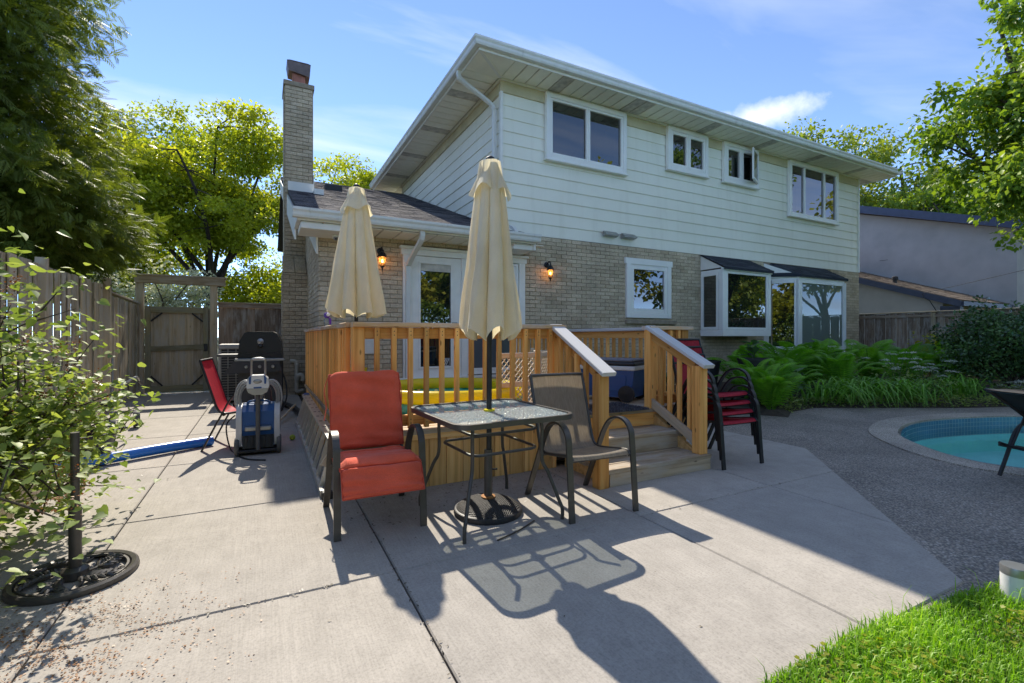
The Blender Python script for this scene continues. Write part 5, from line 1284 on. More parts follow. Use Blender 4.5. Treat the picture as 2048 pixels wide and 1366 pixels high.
# ------------------------------------------------------------------ things in the side passage
# robot pool cleaner on its trolley
rc = thing('robot_cleaner', 'blue robot pool cleaner on a wheeled trolley with coiled cable', 'pool cleaner')
W, K, G = M_['white_plastic'], M_['black_plastic'], M_['grey_metal']
bz = M_['blue_plastic']
b = MB(); b.prism([(-.17,.20),(-.19,.26),(-.17,.44),(-.10,.50),(.10,.50),(.16,.42),(.17,.20)],0,-.145,.145,.5); b.build('body', bz, rc)
for k in range(4): MB().box((-.12,-.193+.012*k,.30+.038*k),(.12,-.165+.012*k,.315+.038*k),.5,ch=.004).build('grille_slat', bz, rc)
MB().tube(smooth_path([(-.10,-.10,.49),(-.09,-.10,.53),(0,-.10,.545),(.09,-.10,.53),(.10,-.10,.49)],4),.012,8).build('carry_handle', bz, rc)
MB().box((-.12,-.205,.245),(.12,-.17,.29),.5,ch=.008).build('intake', G, rc)
b = MB(); b.prism([(-.185,.07),(.17,.07),(.17,.198),(-.165,.198)],0,-.14,.14,.5); b.build('underbody', K, rc)
for k in range(5): MB().box((-.12+.055*k,-.20,.08),(-.10+.055*k,-.175,.19),.5).build('underbody_rib', K, rc)
m_clear = pvc('translucent_track', (0.55,0.55,0.55), .25)
for s in (-1,1):
    MB().bar(smooth_path([(s*.172,-.17,.10),(s*.172,-.20,.20),(s*.172,-.19,.40),(s*.172,-.10,.49),(s*.172,.08,.49),(s*.172,.16,.40),(s*.172,.17,.15),(s*.172,.0,.08)],5),.05,.02,up=(1,0,0),closed=True).build('track', m_clear, rc)
    for z in (.16,.42): MB().lathe([(.0,-.022),(.055,-.022),(.06,0),(.055,.022),(.0,.022)],18,cap=False).build('drive_wheel', G, rc, Matrix.Translation((s*.172,-.12,z)) @ Matrix.Rotation(R(90),4,'Y'))
    MB().lathe([(.0,-.02),(.085,-.02),(.095,-.008),(.095,.008),(.085,.02),(.0,.02)],26,cap=False).build('trolley_wheel', M_['rubber'], rc, Matrix.Translation((s*.19,-.16,.095)) @ Matrix.Rotation(R(90),4,'Y'))
MB().box((-.18,-.22,.03),(.18,.16,.06),.5,ch=.006).build('trolley_plate', K, rc); MB().tube([(-.20,-.16,.095),(.20,-.16,.095)],.012,8).build('axle', G, rc)
MB().tube([(0,-.225,.06),(0,-.225,.66)],.021,12).build('mast', M_['rubber'], rc)
MB().tube(smooth_path([(-.062,-.18,.76),(-.062,-.16,.93),(-.05,-.16,.975),(.05,-.16,.975),(.062,-.16,.93),(.062,-.18,.76)],4),.011,8).build('push_handle', G, rc)
b = MB()
pr = [(-.10,.70),(-.085,.66),(-.04,.635),(.04,.635),(.085,.66),(.10,.70),(.092,.78),(.06,.815),(-.06,.815),(-.092,.78)]
b.prism(pr,1,-.27,-.13,.5); pu = b.build('power_unit', W, rc)
b = MB(); b.prism([(x*.98,z-.0) for x,z in [(-.10,.685),(-.085,.645),(-.04,.62),(.04,.62),(.085,.645),(.10,.685)]],1,-.274,-.126,.5); b.build('skirt', G, pu)
MB().box((-.035,-.276,.685),(.035,-.268,.70),.5).build('label_plate', bz, pu)
for s in (-1,1): b = MB(); b.prism([(s*.055,.815),(s*.08,.79),(s*.075,.73),(s*.06,.73)],1,-.276,-.12,.5); b.build('stripe', bz, pu)
MB().ball((0,-.27,.755),(.04,.01,.022),12,8).build('dial', G, pu)
m_cable = simple('grey_cable', (0.34,0.34,0.32), .5)
for s in (-1,1):
    for k in range(7):
        rr = .15+random.uniform(-.03,.03); cx = s*(.105+random.uniform(-.02,.02)); P = []
        for i in range(22):
            a = 2*math.pi*i/22; P.append((cx+rr*.55*math.cos(a),-.10+k*.018+.01*math.sin(a*2+k),.56+rr*math.sin(a)*1.05))
        MB().tube(P,.0085,6,closed=True).build('cable_loop', m_cable, rc)
place(rc, -.035, 5.68, gz(5.6)+.012, R(-3))
# barbecue
bq = thing('barbecue', 'black gas barbecue with closed lid beside the chimney', 'barbecue')
Bk = simple('barbecue_enamel', (0.012,0.012,0.015), .35); Bk2 = simple('barbecue_panel', (0.03,0.03,0.033), .45)
b = MB(); b.prism([(-.30,.92),(.30,.92),(.285,1.10),(.22,1.225),(.17,1.25),(-.17,1.25),(-.22,1.225),(-.285,1.10)],1,-.24,.24,.5); b.build('lid', Bk, bq)
MB().lathe([(.0,0),(.04,.0),(.045,.015),(.02,.03),(.0,.03)],18,cap=False).build('thermometer', G, bq, Matrix.Translation((0,-.24,1.10)) @ Matrix.Rotation(R(90),4,'X'))
MB().ball((0,-.265,1.03),(.035,.03,.03),12,8).build('lid_knob', K, bq)
b = MB(); b.prism([(-.31,.80),(.31,.80),(.30,.918),(-.30,.918)],1,-.25,.25,.5); b.build('firebox', Bk, bq)
MB().box((-.34,-.36,.80),(.34,-.255,.84),.5,ch=.006).build('front_shelf', G, bq)
b = MB(); b.prism([(-.48,.62),(-.34,.80),(.27,.80),(.30,.64)],1,-.37,-.345,.5); b.build('control_panel', Bk2, bq)
for s in (-1,1): MB().box((s*.31 if s > 0 else -.58,-.24,.87),(.58 if s > 0 else -.31,.22,.90),.5,ch=.006).build('side_shelf', Bk2, bq) if s < 0 else None
for (x,y) in ((-.28,-.22),(.28,-.22),(-.28,.22),(.28,.22)): MB().box((x-.02,y-.02,.0),(x+.02,y+.02,.80),.5).build('leg', Bk2, bq)
MB().box((-.26,-.235,.10),(.26,-.22,.78),.5).build('door', Bk2, bq); MB().box((-.27,-.2,.08),(.27,.2,.10),.5).build('bottom_shelf', Bk2, bq)
for x in (-.18,0,.18): MB().lathe([(.0,0),(.025,0),(.02,.03),(.0,.03)],12,cap=False).build('knob', G, bq, Matrix.Translation((x,-.372,.72)) @ Matrix.Rotation(R(90),4,'X'))
MB().tube(smooth_path([(.24,.1,.7),(.34,.05,.45),(.36,-.05,.2),(.30,-.2,.02)],5),.012,8).build('gas_hose', K, bq)
place(bq, -.02, 8.55, gz(8.5)+.012, R(-4))
# air conditioner
ac = thing('air_conditioner', 'grey outdoor air conditioner unit behind the barbecue', 'air conditioner')
Ac = simple('beige_grey_cabinet', (0.33,0.31,0.27), .5); 
MB().box((-.38,-.36,.04),(.38,.36,.10),.5,ch=.01).build('base', Ac, ac); MB().box((-.34,-.32,.10),(.34,.32,.94),.5).build('coil', M_['black_plastic'], ac)
MB().box((-.39,-.37,.94),(.39,.37,1.02),.5,ch=.015).build('top', Ac, ac)
for sx in (-1,1):
    for sy in (-1,1): MB().box((sx*.365-.02,sy*.345-.02,.10),(sx*.365+.02,sy*.345+.02,.94),.5).build('corner_post', Ac, ac)
for k in range(5): MB().box((-.24+.12*k-.006,-.36,.10),(-.24+.12*k+.006,-.348,.94),.5).build('guard_bar', Ac, ac)
for k in range(4): MB().box((-.374,-.24+.16*k-.006,.10),(-.362,-.24+.16*k+.006,.94),.5).build('guard_bar', Ac, ac)
for k in range(18): MB().box((-.345,-.347,.13+.045*k),(.345,-.341,.137+.045*k),.5).build('fin', Ac, ac)
place(ac, -.30, 9.95, gz(10)+.012, R(0))
# plastic vent pipes by the chimney
pv = thing('vent_pipe', 'cream plastic vent pipe with elbows against the chimney foot', 'pipe')
MB().tube(smooth_path([(.70,10.3,.22),(.60,10.28,.20),(.585,10.28,.27),(.585,10.28,.66),(.58,10.28,.76),(.53,10.27,.80),(.47,10.26,.795)],5),.036,12).build('tall_pipe', M_['pvc'], pv)
MB().tube(smooth_path([(.585,10.26,.42),(.60,10.24,.50),(.65,10.22,.53),(.69,10.22,.49),(.69,10.22,.41)],5),.042,12).build('elbow', M_['pvc'], pv)
for (x,z) in ((.585,.44),(.585,.70)): MB().lathe([(.04,0),(.044,.005),(.044,.05),(.04,.055)],14,(x,10.28,z)).build('coupling', M_['pvc'], pv)
# loose black drain hose and pole on the ground there
MB_h = MB().tube(smooth_path([(.30,8.9,gz(8.9)+.05),(.42,8.4,gz(8.4)+.05),(.47,7.9,gz(8)+.05),(.50,7.4,gz(7.4)+.05)],6),.045,10); tag(MB_h.build('drain_hose', K), 'black drain hose lying on the ground at the brick corner', 'hose')
MB_h = MB().tube([(.12,6.9,gz(6.9)+.03),(.43,7.9,gz(8)+.16)],.016,8); tag(MB_h.build('wooden_stick', M_['fence']), 'short wooden stick leaning by the drain hose', 'stick')
MB_h = MB().tube(smooth_path([(-.27,6.0,gz(6)+.35),(-.35,5.95,gz(6)+.25),(-.30,5.8,gz(6)+.02),(-.16,5.35,gz(5.4)+.02),(.02,5.2,gz(5.2)+.02)],6),.008,6); tag(MB_h.build('cable', K), 'loose black cable trailing from the robot cleaner onto the concrete', 'cable')
fr_ = thing('green_ball', 'small green tennis ball on the concrete beside the ladder', 'ball'); MB().ball((0,0,.032),.032,14,10).build('felt', simple('green_felt',(0.36,0.50,0.06),.9), fr_); place(fr_, .30, 6.05, gz(6.05)+.012)
# blue foam tube on the concrete
b = MB(); P0, P1 = Vector((-1.62,5.50,gz(5.5)+.062)), Vector((-.50,6.17,gz(6.2)+.062)); d = (P1-P0).normalized(); x_ = d.cross(Vector((0,0,1))).normalized()
prof = [(.05*math.cos(a),.05*math.sin(a)) for a in np.linspace(0,2*math.pi,19)[:-1]]
b.sweep([P0+(P1-P0)*t+Vector((0,0,.012*math.sin(t*3.1))) for t in np.linspace(0,1,12)], [(q[1],q[0]) for q in prof], .5, False, (0,0,1)); tag(b.build('pool_tube', M_['noodle']), 'long bright blue foam tube lying across the concrete', 'tube')
# black planter tub half hidden by the shrub
pt = thing('plant_tub', 'low black plastic tub behind the leafy shrub', 'tub'); MB().lathe([(.20,0),(.25,.26),(.27,.26),(.27,.29),(.245,.29),(.235,.2),(.0,.2)],30,cap=False).build('tub', K, pt); place(pt, -1.52, 5.85, gz(5.8)+.012)
# child's tricycle behind the shrub
tc = thing('tricycle', 'dark tricycle with curved handlebar half hidden behind the shrub', 'tricycle')
def wheel(x,y,r,w,nm='wheel'):
    o = MB().lathe([(r*.55,-w/2),(r*.92,-w/2),(r,-w/4),(r,w/4),(r*.92,w/2),(r*.55,w/2)],24,cap=False).build(nm, M_['rubber'], tc, Matrix.Translation((x,y,r)) @ Matrix.Rotation(R(90),4,'Y'))
    MB().lathe([(.0,-w/3),(r*.56,-w/3),(r*.56,w/3),(.0,w/3)],14,cap=False).build('hub', G, o, Matrix.Translation((x,y,r)) @ Matrix.Rotation(R(90),4,'Y'))
wheel(0,-.42,.13,.07); wheel(-.24,.34,.11,.07); wheel(.24,.34,.11,.07)
MB().tube([(-.24,.34,.11),(.24,.34,.11)],.010,8).build('axle', G, tc)
MB().tube(smooth_path([(0,-.42,.13),(0,-.40,.30),(0,-.33,.45),(0,-.30,.62)],5),.016,8).build('fork', G, tc)
MB().tube(smooth_path([(0,-.34,.42),(0,-.1,.30),(0,.2,.26),(0,.34,.13)],5),.018,8).build('frame', G, tc)
MB().tube(smooth_path([(-.26,-.18,.64),(-.22,-.26,.70),(-.08,-.32,.62),(.08,-.32,.62),(.22,-.26,.70),(.26,-.18,.64)],5),.012,8).build('handlebar', G, tc)
for s in (-1,1): MB().tube([(s*.255,-.19,.645),(s*.28,-.10,.60)],.017,8).build('grip', K, tc); MB().tube([(s*.02,-.42,.13),(s*.16,-.42,.13)],.014,8).build('pedal', K, tc)
b = MB(); b.ball((0,.16,.36),(.13,.15,.05),14,8); b.build('seat', K, tc); MB().tube([(0,.2,.26),(0,.17,.34)],.014,8).build('seat_post', G, tc)
MB().tube(smooth_path([(0,.30,.25),(0,.42,.55),(0,.48,.90)],4),.012,8).build('push_bar', G, tc)
place(tc, -1.62, 7.35, gz(7.4)+.012, R(12))
# tan block planter under the shrub
M_['tan_block'] = simple('tan_panel', (0.42,0.35,0.26), .85, 0, .1, 4, .3, 60)
pb = thing('raised_planter', 'tan panelled raised planter holding the leafy shrub', 'planter', (-1.8,3.9,.04))
y = 2.55
while y < 4.95:
    lumber('panel', (-1.50,y+.10,gz(y)+.012),(-1.50,y+.10,.47), .195, .03, M_['tan_block'], pb, side=(0,1,0)); y += .2
for k in range(3): lumber('panel', (-1.60-.2*k,4.95,gz(4.9)+.012),(-1.60-.2*k,4.95,.47), .195, .03, M_['tan_block'], pb, side=(1,0,0))
lumber('cap', (-1.50,2.5,.485),(-1.50,4.98,.485), .06, .03, M_['tan_block'], pb, side=(1,0,0))
MB().box((-2.10,2.5,.05),(-1.52,4.93,.42),.5).build('soil', M_['soil'], pb)
# ------------------------------------------------------------------ vegetation
LEAF_T = np.array([[0,0,0],[-.32,.45,.06],[0,.5,-.03],[.32,.45,.06],[0,1,-.06]]); LEAF_F = np.array([[0,2,1,1],[0,3,2,2],[1,2,4,4],[2,3,4,4]])[:,:3]
QUAD_T = np.array([[-.35,0,0],[.35,0,0],[.30,1,.08],[-.30,1,.08]]); QUAD_F = np.array([[0,1,2,3]])
TRI_T = np.array([[0,0,0],[-.36,.5,.08],[0,1,-.05],[.36,.5,.08]]); TRI_F = np.array([[0,3,2,1]])
G_ = {}
G_['locust'] = leafmat('locust_leaf', [(0.21,0.27,0.03),(0.30,0.36,0.04),(0.40,0.44,0.05),(0.52,0.51,0.07)], transl=.55, tcol=(0.225,0.225,0.06))
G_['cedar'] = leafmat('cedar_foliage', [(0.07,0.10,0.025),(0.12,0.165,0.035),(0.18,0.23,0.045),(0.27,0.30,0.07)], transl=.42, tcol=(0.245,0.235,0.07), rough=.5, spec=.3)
G_['maple'] = leafmat('maple_leaf', [(0.081,0.151,0.024),(0.141,0.241,0.037),(0.222,0.332,0.051),(0.322,0.422,0.081)], transl=.42, tcol=(0.25,0.24,0.06))
G_['far'] = leafmat('far_leaf', [(0.106,0.168,0.025),(0.179,0.263,0.038),(0.274,0.347,0.062),(0.358,0.400,0.084)], transl=.4, tcol=(0.25,0.23,0.06))
G_['lilac'] = leafmat('shrub_leaf', [(0.14,0.20,0.06),(0.22,0.30,0.09),(0.31,0.40,0.13),(0.45,0.51,0.20)], transl=.42, tcol=(0.21,0.21,0.08), rough=.5, spec=.3)
G_['holly'] = leafmat('holly_leaf', [(0.027,0.057,0.027),(0.053,0.105,0.042),(0.091,0.158,0.053),(0.158,0.237,0.078)], transl=.1, rough=.28, spec=.6)
G_['fern'] = leafmat('fern_leaf', [(0.102,0.254,0.026),(0.178,0.381,0.038),(0.254,0.507,0.051)], transl=.4, tcol=(0.2,0.25,0.06))
G_['lily'] = leafmat('daylily_leaf', [(0.102,0.229,0.038),(0.178,0.355,0.051),(0.254,0.483,0.088)], transl=.3, tcol=(0.2,0.24,0.06))
G_['flower_white'] = leafmat('white_blossom', [(0.65,0.65,0.6),(0.78,0.78,0.74),(0.85,0.85,0.8)], transl=.25, tcol=(0.16,0.16,0.15))
G_['blossom_bush'] = leafmat('variegated_leaf', [(0.28,0.32,0.16),(0.58,0.58,0.42),(0.80,0.79,0.66)], transl=.45, tcol=(0.18,0.18,0.13))
G_['grass'] = leafmat('lawn_grass', [(0.119,0.261,0.019),(0.213,0.402,0.028),(0.308,0.520,0.047),(0.472,0.614,0.095)], transl=.4, tcol=(0.2,0.23,0.05))
G_['dead'] = leafmat('dry_bloom', [(0.16,0.07,0.025),(0.28,0.12,0.04),(0.38,0.19,0.07)], transl=.2, tcol=(0.2,0.15,0.1))
G_['hosta'] = leafmat('blue_green_leaf', [(0.06,0.12,0.06),(0.09,0.17,0.08),(0.12,0.20,0.10)], transl=.25, tcol=(0.18,0.22,0.1))
G_['yellow_bush'] = leafmat('yellow_green_leaf', [(0.20,0.24,0.02),(0.34,0.36,0.03),(0.48,0.46,0.06)], transl=.4, tcol=(0.24,0.22,0.05))
def limb(mb, p, q, r0, r1, bend=.12, n=6):
    p = Vector(p); q = Vector(q); L = (q-p).length; off = Vector(rng.normal(0,bend*L*.5,3)); off.z = abs(off.z)*.6
    P = [p.lerp(q,t/n)+off*math.sin(math.pi*t/n) for t in range(n+1)]
    mb.tube(P, 1.0, 7, scale=[r0+(r1-r0)*t/n for t in range(n+1)]); return P
def broadleaf(name, label, base, height, crown_c, crown_r, trunk_r, leafm, nlimb=7, nsub=7, ncl=3, clump=.9, flat=.5, per=90, leaf=.16, barkm='bark', group=None, fork=.35, shell=.55, cat='tree', lean=(0,0), leaf_t=(TRI_T,TRI_F), droop=.3, stems=None, seed=1):
    global rng; rng = np.random.default_rng(seed)
    root = thing(name, label, cat, base, group); base = Vector(base); mb = MB()
    zf = base.z+height*fork; top = Vector((base.x+lean[0],base.y+lean[1],zf))
    P = limb(mb, base-Vector((0,0,.1)), top, trunk_r*1.15, trunk_r*.75, .05, 8)
    C = Vector(crown_c); cps = []
    for i in range(nlimb):
        a = 2*math.pi*(i+rng.uniform(-.3,.3))/nlimb; e = rng.uniform(-.15,.95); 
        d = Vector((math.cos(a)*math.cos(e),math.sin(a)*math.cos(e),math.sin(e)))
        tip = C+Vector((d.x*crown_r[0],d.y*crown_r[1],d.z*crown_r[2]))*rng.uniform(.55,.8)
        Q = limb(mb, P[rng.integers(5,9)], tip, trunk_r*.5, trunk_r*.16, .14, 7)
        for k in range(nsub):
            s = Q[rng.integers(3,8)]; v = rnd_dirs(1)[0]; v[2] = v[2]*.7+.15
            off = np.array([v[0]*crown_r[0],v[1]*crown_r[1],v[2]*crown_r[2]])*rng.uniform(.22,.5)
            q = Vector(s)+Vector(off); w = q-C; 
            m_ = math.sqrt((w.x/crown_r[0])**2+(w.y/crown_r[1])**2+(w.z/crown_r[2])**2)
            if m_ > 1: q = C+w/m_*rng.uniform(.85,1.03)
            limb(mb, s, q, trunk_r*.14, trunk_r*.035, .15, 4)
            for c in range(ncl): cps.append(np.array(q)+rng.normal(0,clump*.55,3)*np.array([1,1,.6])+np.array([0,0,-droop*clump*rng.random()]))
    mb.build('trunk', M_[barkm], root)
    cps = np.array(cps); n = len(cps); sz = rng.uniform(.55,1.25,n)*clump; cr = rng.random(n)
    ids = np.repeat(np.arange(n), per); N = len(ids)
    v = rnd_dirs(N)*(rng.random(N)**.45)[:,None]; pos = cps[ids]+v*sz[ids][:,None]*np.array([1,1,flat])
    d = v+rng.normal(0,.6,(N,3)); d[:,2] -= droop*.8
    V,F = scatter(leaf_t[0], leaf_t[1], frames(d, roll=rng.uniform(-1.3,1.3,N)), pos, leaf*rng.uniform(.6,1.3,N))
    rn = np.clip(.55*cr[ids]+.45*rng.random(N)+.12*(v[:,2]),0,1); rn = np.repeat(rn, len(leaf_t[1]))
    np_mesh('crown', V, F, leafm, rn, root); return root
# honey locusts behind the wing
broadleaf('locust_tree','yellow green locust tree with dark forked trunk left of the chimney',(-1.9,23.5,.1),11.5,(-2.2,23.5,7.7),(4.9,4.2,3.4),.20,G_['locust'],nlimb=11,nsub=11,ncl=4,clump=.85,flat=.42,per=150,leaf=.135,barkm='bark_dark',fork=.30,seed=5,droop=.15)
broadleaf('locust_tree','yellow green locust tree showing above the low wing roof',(5.6,28,.1),11.5,(5.4,28,8.2),(3.6,3.6,3.4),.26,G_['locust'],nlimb=8,nsub=7,ncl=3,clump=.85,flat=.38,per=150,leaf=.15,barkm='bark_dark',fork=.4,seed=6,droop=.15)
broadleaf('backdrop_tree','dense green tree low behind the garden gate',(-6.3,27,.1),8,(-6.0,27,4.4),(4.6,3.5,3.6),.25,G_['locust'],nlimb=7,nsub=7,ncl=3,clump=1.0,flat=.5,per=130,leaf=.17,barkm='bark_dark',fork=.3,seed=8)
broadleaf('backdrop_tree','green tree filling the gap right of the gate arbour',(0.6,25.5,.1),6,(0.8,25.5,3.2),(3.2,2.5,2.6),.2,G_['locust'],nlimb=6,nsub=6,ncl=3,clump=.9,flat=.5,per=130,leaf=.16,barkm='bark_dark',fork=.3,seed=9)
# pale blossoming shrub behind the gate
broadleaf('blossom_shrub','pale cream flowering shrub behind the garden gate',(-2.6,15.2,.1),3.6,(-2.4,15.2,2.1),(1.65,1.3,1.45),.07,G_['blossom_bush'],nlimb=9,nsub=8,ncl=2,clump=.32,flat=.8,per=60,leaf=.085,fork=.18,cat='shrub',seed=12)
# trees over the neighbour's roof
broadleaf('backdrop_tree','tall green tree rising behind the right end of the eave',(32.3,19.0,.1),15,(32.3,19.0,10.4),(4.6,4.4,4.7),.4,G_['far'],nlimb=9,nsub=8,ncl=3,clump=1.25,flat=.6,per=130,leaf=.22,fork=.35,seed=21)
broadleaf('backdrop_tree','broad green tree behind the neighbouring grey house',(36.5,15.8,.1),14,(36.5,15.8,8.8),(5.2,5.0,5.2),.4,G_['far'],nlimb=9,nsub=8,ncl=3,clump=1.3,flat=.6,per=130,leaf=.23,fork=.35,seed=22)
broadleaf('backdrop_tree','green tree showing between the eave and the maple',(35.0,11.5,.1),12,(35.0,11.5,7.4),(4.6,4.4,4.8),.3,G_['maple'],nlimb=8,nsub=8,ncl=3,clump=1.1,flat=.6,per=130,leaf=.20,fork=.35,seed=23)
# big-leaved tree reaching in from the right edge
broadleaf('maple_tree','large sunlit leafy tree filling the right edge of the view',(15.9,1.9,.05),10.5,(14.75,3.5,5.9),(2.45,2.2,3.5),.20,G_['maple'],nlimb=11,nsub=9,ncl=3,clump=.50,flat=.8,per=125,leaf=.135,fork=.28,seed=31,lean=(-.3,.8),leaf_t=(LEAF_T,LEAF_F),droop=.6)
# trees behind the camera: seen only as reflections in the window panes
for k,(x,y,s,lab) in enumerate(((-8,-13,.9,'green tree reflected in the side glass of the box bay'),(-1,-15,.9,'green tree reflected in the door glass'),(6,-14,.95,'yellow green tree reflected in the lower brick wall window'),(13,-14,1.0,'green tree reflected in the small upper windows'),(24,-14,1.9,'very tall yellow green tree reflected in the left upper window'),(33,-11,1.2,'green tree reflected in the angled bay window'),(45,-10,1.8,'very tall yellow green tree reflected in the right upper window'))):
    broadleaf('garden_tree',lab,(x,y,0),9*s,(x,y,4.6*s),(4.2*s,3.4*s,3.6*s),.25,G_['far' if k % 2 else 'yellow_bush'],nlimb=7,nsub=7,ncl=2,clump=1.2,flat=.7,per=85,leaf=.40,fork=.3,seed=40+k,group='trees seen in the glass')
# unseen hedging added behind the camera to cover bright sky in the lower panes
rng = np.random.default_rng(77); n = 60000; hx = rng.uniform(-16,44,n); hy = -10.5+rng.normal(0,.35,n); hz = 3.1*rng.random(n)**.8+.25*np.sin(hx*1.7)
V,F = scatter(TRI_T,TRI_F,frames(rnd_dirs(n)),np.column_stack([hx,hy,hz]),rng.uniform(.14,.30,n)); hd = thing('filler_hedge','unseen green hedging added to fill the ground floor window reflections','filler_hedge',(14,-10.5,0)); np_mesh('foliage',V,F,G_['maple'],rng.random(n),hd)
# ------- cedar: drooping flat sprays
def cedar(label, base, spec, seed, nspray, cutx):
    global rng; rng = np.random.default_rng(seed); root = thing('cedar_tree', label, 'tree', base)
    mb = MB(); limb(mb, Vector(base)-Vector((0,0,.1)), Vector(base)+Vector((.1,0,10)), .22, .05, .02, 8)
    # spray template: a midrib with overlapping narrow scales
    tv = []; tf = []
    for k in range(7):
        y = k/7; w = .34*(1-.75*y)*(1 if k > 0 else .6)
        for s in (-1,1):
            b_ = len(tv); tv += [[0,y,-.10*y*y],[s*w*.55,y+.10,-.10*y*y-.03],[s*w,y+.26,-.12*y*y-.09],[s*w*.30,y+.17,-.1*y*y-.04]]; tf.append([b_,b_+1,b_+2,b_+3] if s > 0 else [b_+3,b_+2,b_+1,b_])
    tv = np.array(tv); tf = np.array(tf)
    pos = []; dr = []; cl = []
    for (cx,cy,cz,rx,ry,rz,wt) in spec:
        n = int(nspray*wt); v = rnd_dirs(n); rad = (rng.random(n)**.33)*(.82+.22*np.sin(v[:,0]*7+v[:,2]*9)*np.sin(v[:,1]*8)); p = v*rad[:,None]*np.array([rx,ry,rz])+np.array([cx,cy,cz])
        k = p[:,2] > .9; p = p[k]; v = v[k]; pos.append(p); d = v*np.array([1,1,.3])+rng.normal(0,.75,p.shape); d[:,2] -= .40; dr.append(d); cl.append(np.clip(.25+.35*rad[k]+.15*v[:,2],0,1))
    pos = np.concatenate(pos); dr = np.concatenate(dr); cl = np.concatenate(cl); N = len(pos)
    for i in rng.choice(N, 160): 
        p = Vector(pos[i]); a = Vector((base[0],base[1],max(1.0,p.z-.6))); mb.tube([a,a.lerp(p,.5)+Vector((0,0,.12)),p],1.0,5,scale=[.022,.014,.005])
    mb.build('trunk', M_['bark'], root)
    V,F = scatter(tv, tf, frames(dr, roll=rng.uniform(-.9,.9,N)), pos, rng.uniform(.11,.24,N))
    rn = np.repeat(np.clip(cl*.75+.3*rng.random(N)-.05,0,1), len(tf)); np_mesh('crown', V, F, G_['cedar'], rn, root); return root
cedar('huge dark cedar overhanging the left fence', (-3.6,8.9,.1), [(-3.75,8.9,4.2,2.2,2.8,2.3,.42),(-3.8,8.7,6.6,2.15,2.4,2.2,.34),(-3.9,8.5,9.0,1.7,1.9,2.0,.18),(-2.75,8.8,2.95,1.3,2.6,.95,.25)], 51, 42000, 0)
# ------- near shrub with large heart leaves
def shrub():
    global rng; rng = np.random.default_rng(61); root = thing('lilac_shrub', 'sunlit heart leaved shrub with dry flower heads spilling over the planter', 'shrub', (-1.62,3.75,.43))
    mb = MB(); tips = []
    for i in range(52):
        b0 = Vector((-1.65+rng.normal(0,.12),3.75+rng.normal(0,.35),.40)); a = rng.uniform(-2.6,.9); rr = rng.uniform(.25,.80); h = rng.uniform(-.35,.45) if i % 12 else rng.uniform(.55,1.0)
        q = Vector((b0.x+rr*math.cos(a)*1.0+.12,b0.y+rr*math.sin(a)*1.0,.62+h))
        if q.x > -.72: q.x = -.72-rng.random()*.15
        mid = b0.lerp(q,.5)+Vector((0,0,.22)); P = smooth_path([b0,mid,q],5); mb.tube(P,1.0,5,scale=[.011*(1-.75*t/10) for t in range(11)])
        for k in range(6): 
            s = P[rng.integers(3,11)]; e = s+Vector(rng.normal(0,.13,3)); mb.tube([s,e],1.0,4,scale=[.005,.002]); tips.append(np.array(e)); 
        tips.append(np.array(q))
    mb.build('stems', M_['bark'], root); tips = np.array(tips)
    # heart-shaped leaf, folded along the midrib
    hv = np.array([[0,0,0],[-.30,-.10,.05],[-.46,.15,.09],[-.40,.45,.08],[-.18,.78,.02],[0,1.05,-.05],[.18,.78,.02],[.40,.45,.08],[.46,.15,.09],[.30,-.10,.05],[0,.45,-.01]])
    hf = [[10,0,1],[10,1,2],[10,2,3],[10,3,4],[10,4,5],[10,5,6],[10,6,7],[10,7,8],[10,8,9],[10,9,0]]; hf = np.array(hf)
    N = 9500; ids = rng.integers(0,len(tips),N); pos = tips[ids]+rng.normal(0,.085,(N,3)); d = rng.normal(0,1,(N,3)); d[:,2] = d[:,2]*.45-.25; d[:,0] += .25; d[:,1] -= .3
    keep = (pos[:,0] < -.60) & (pos[:,2] > .12); pos = pos[keep]; d = d[keep]; N = len(pos); sc = rng.uniform(.022,.056,N); Rm = frames(d, roll=rng.normal(0,.5,N)); rn = rng.random(N)
    camd = pos[:,0]*.463+pos[:,1]*.886; order = np.argsort(-sc/camd); big = order[:300]; rest = order[300:]
    V,F = scatter(hv,hf,Rm[rest],pos[rest],sc[rest]); fo = np_mesh('foliage', V, F, G_['lilac'], np.repeat(rn[rest],len(hf)), root); tag(fo, kind='stuff')
    lm = []
    for k in range(6):
        me = bpy.data.meshes.new('leaf'); me.from_pydata([tuple(v) for v in hv*np.array([1,1,.6+.25*k])],[],[list(f) for f in hf]); at = me.attributes.new('rnd','FLOAT','FACE'); at.data.foreach_set('value',[(k+.5)/6]*len(hf)); me.materials.append(G_['lilac']); lm.append(me)
    for i in big:
        M = Matrix(((*Rm[i][0],0),(*Rm[i][1],0),(*Rm[i][2],0),(0,0,0,1))); put(bpy.data.objects.new('leaf', lm[rng.integers(0,6)]), root, Matrix.Translation(tuple(pos[i])) @ M @ Matrix.Scale(float(sc[i]),4))
    # dry flower heads
    n = 150; c = tips[rng.integers(0,len(tips),n)]+np.array([0,0,.05]); c = c[c[:,0] < -.72]; ids = np.repeat(np.arange(len(c)),40); t = rng.random(len(ids)); ax = rng.normal(0,.35,(len(c),3))+np.array([.2,-.1,.8]); ax /= np.linalg.norm(ax,axis=1,keepdims=True)
    p = c[ids]+ax[ids]*(t*.13)[:,None]+rng.normal(0,1,(len(ids),3))*(.028*(1-.75*t))[:,None]
    V,F = scatter(TRI_T,TRI_F,frames(rnd_dirs(len(p))),p,rng.uniform(.008,.018,len(p))); tag(np_mesh('dry_flower_heads',V,F,G_['dead'],rng.random(len(p)),root), kind='stuff')
shrub()
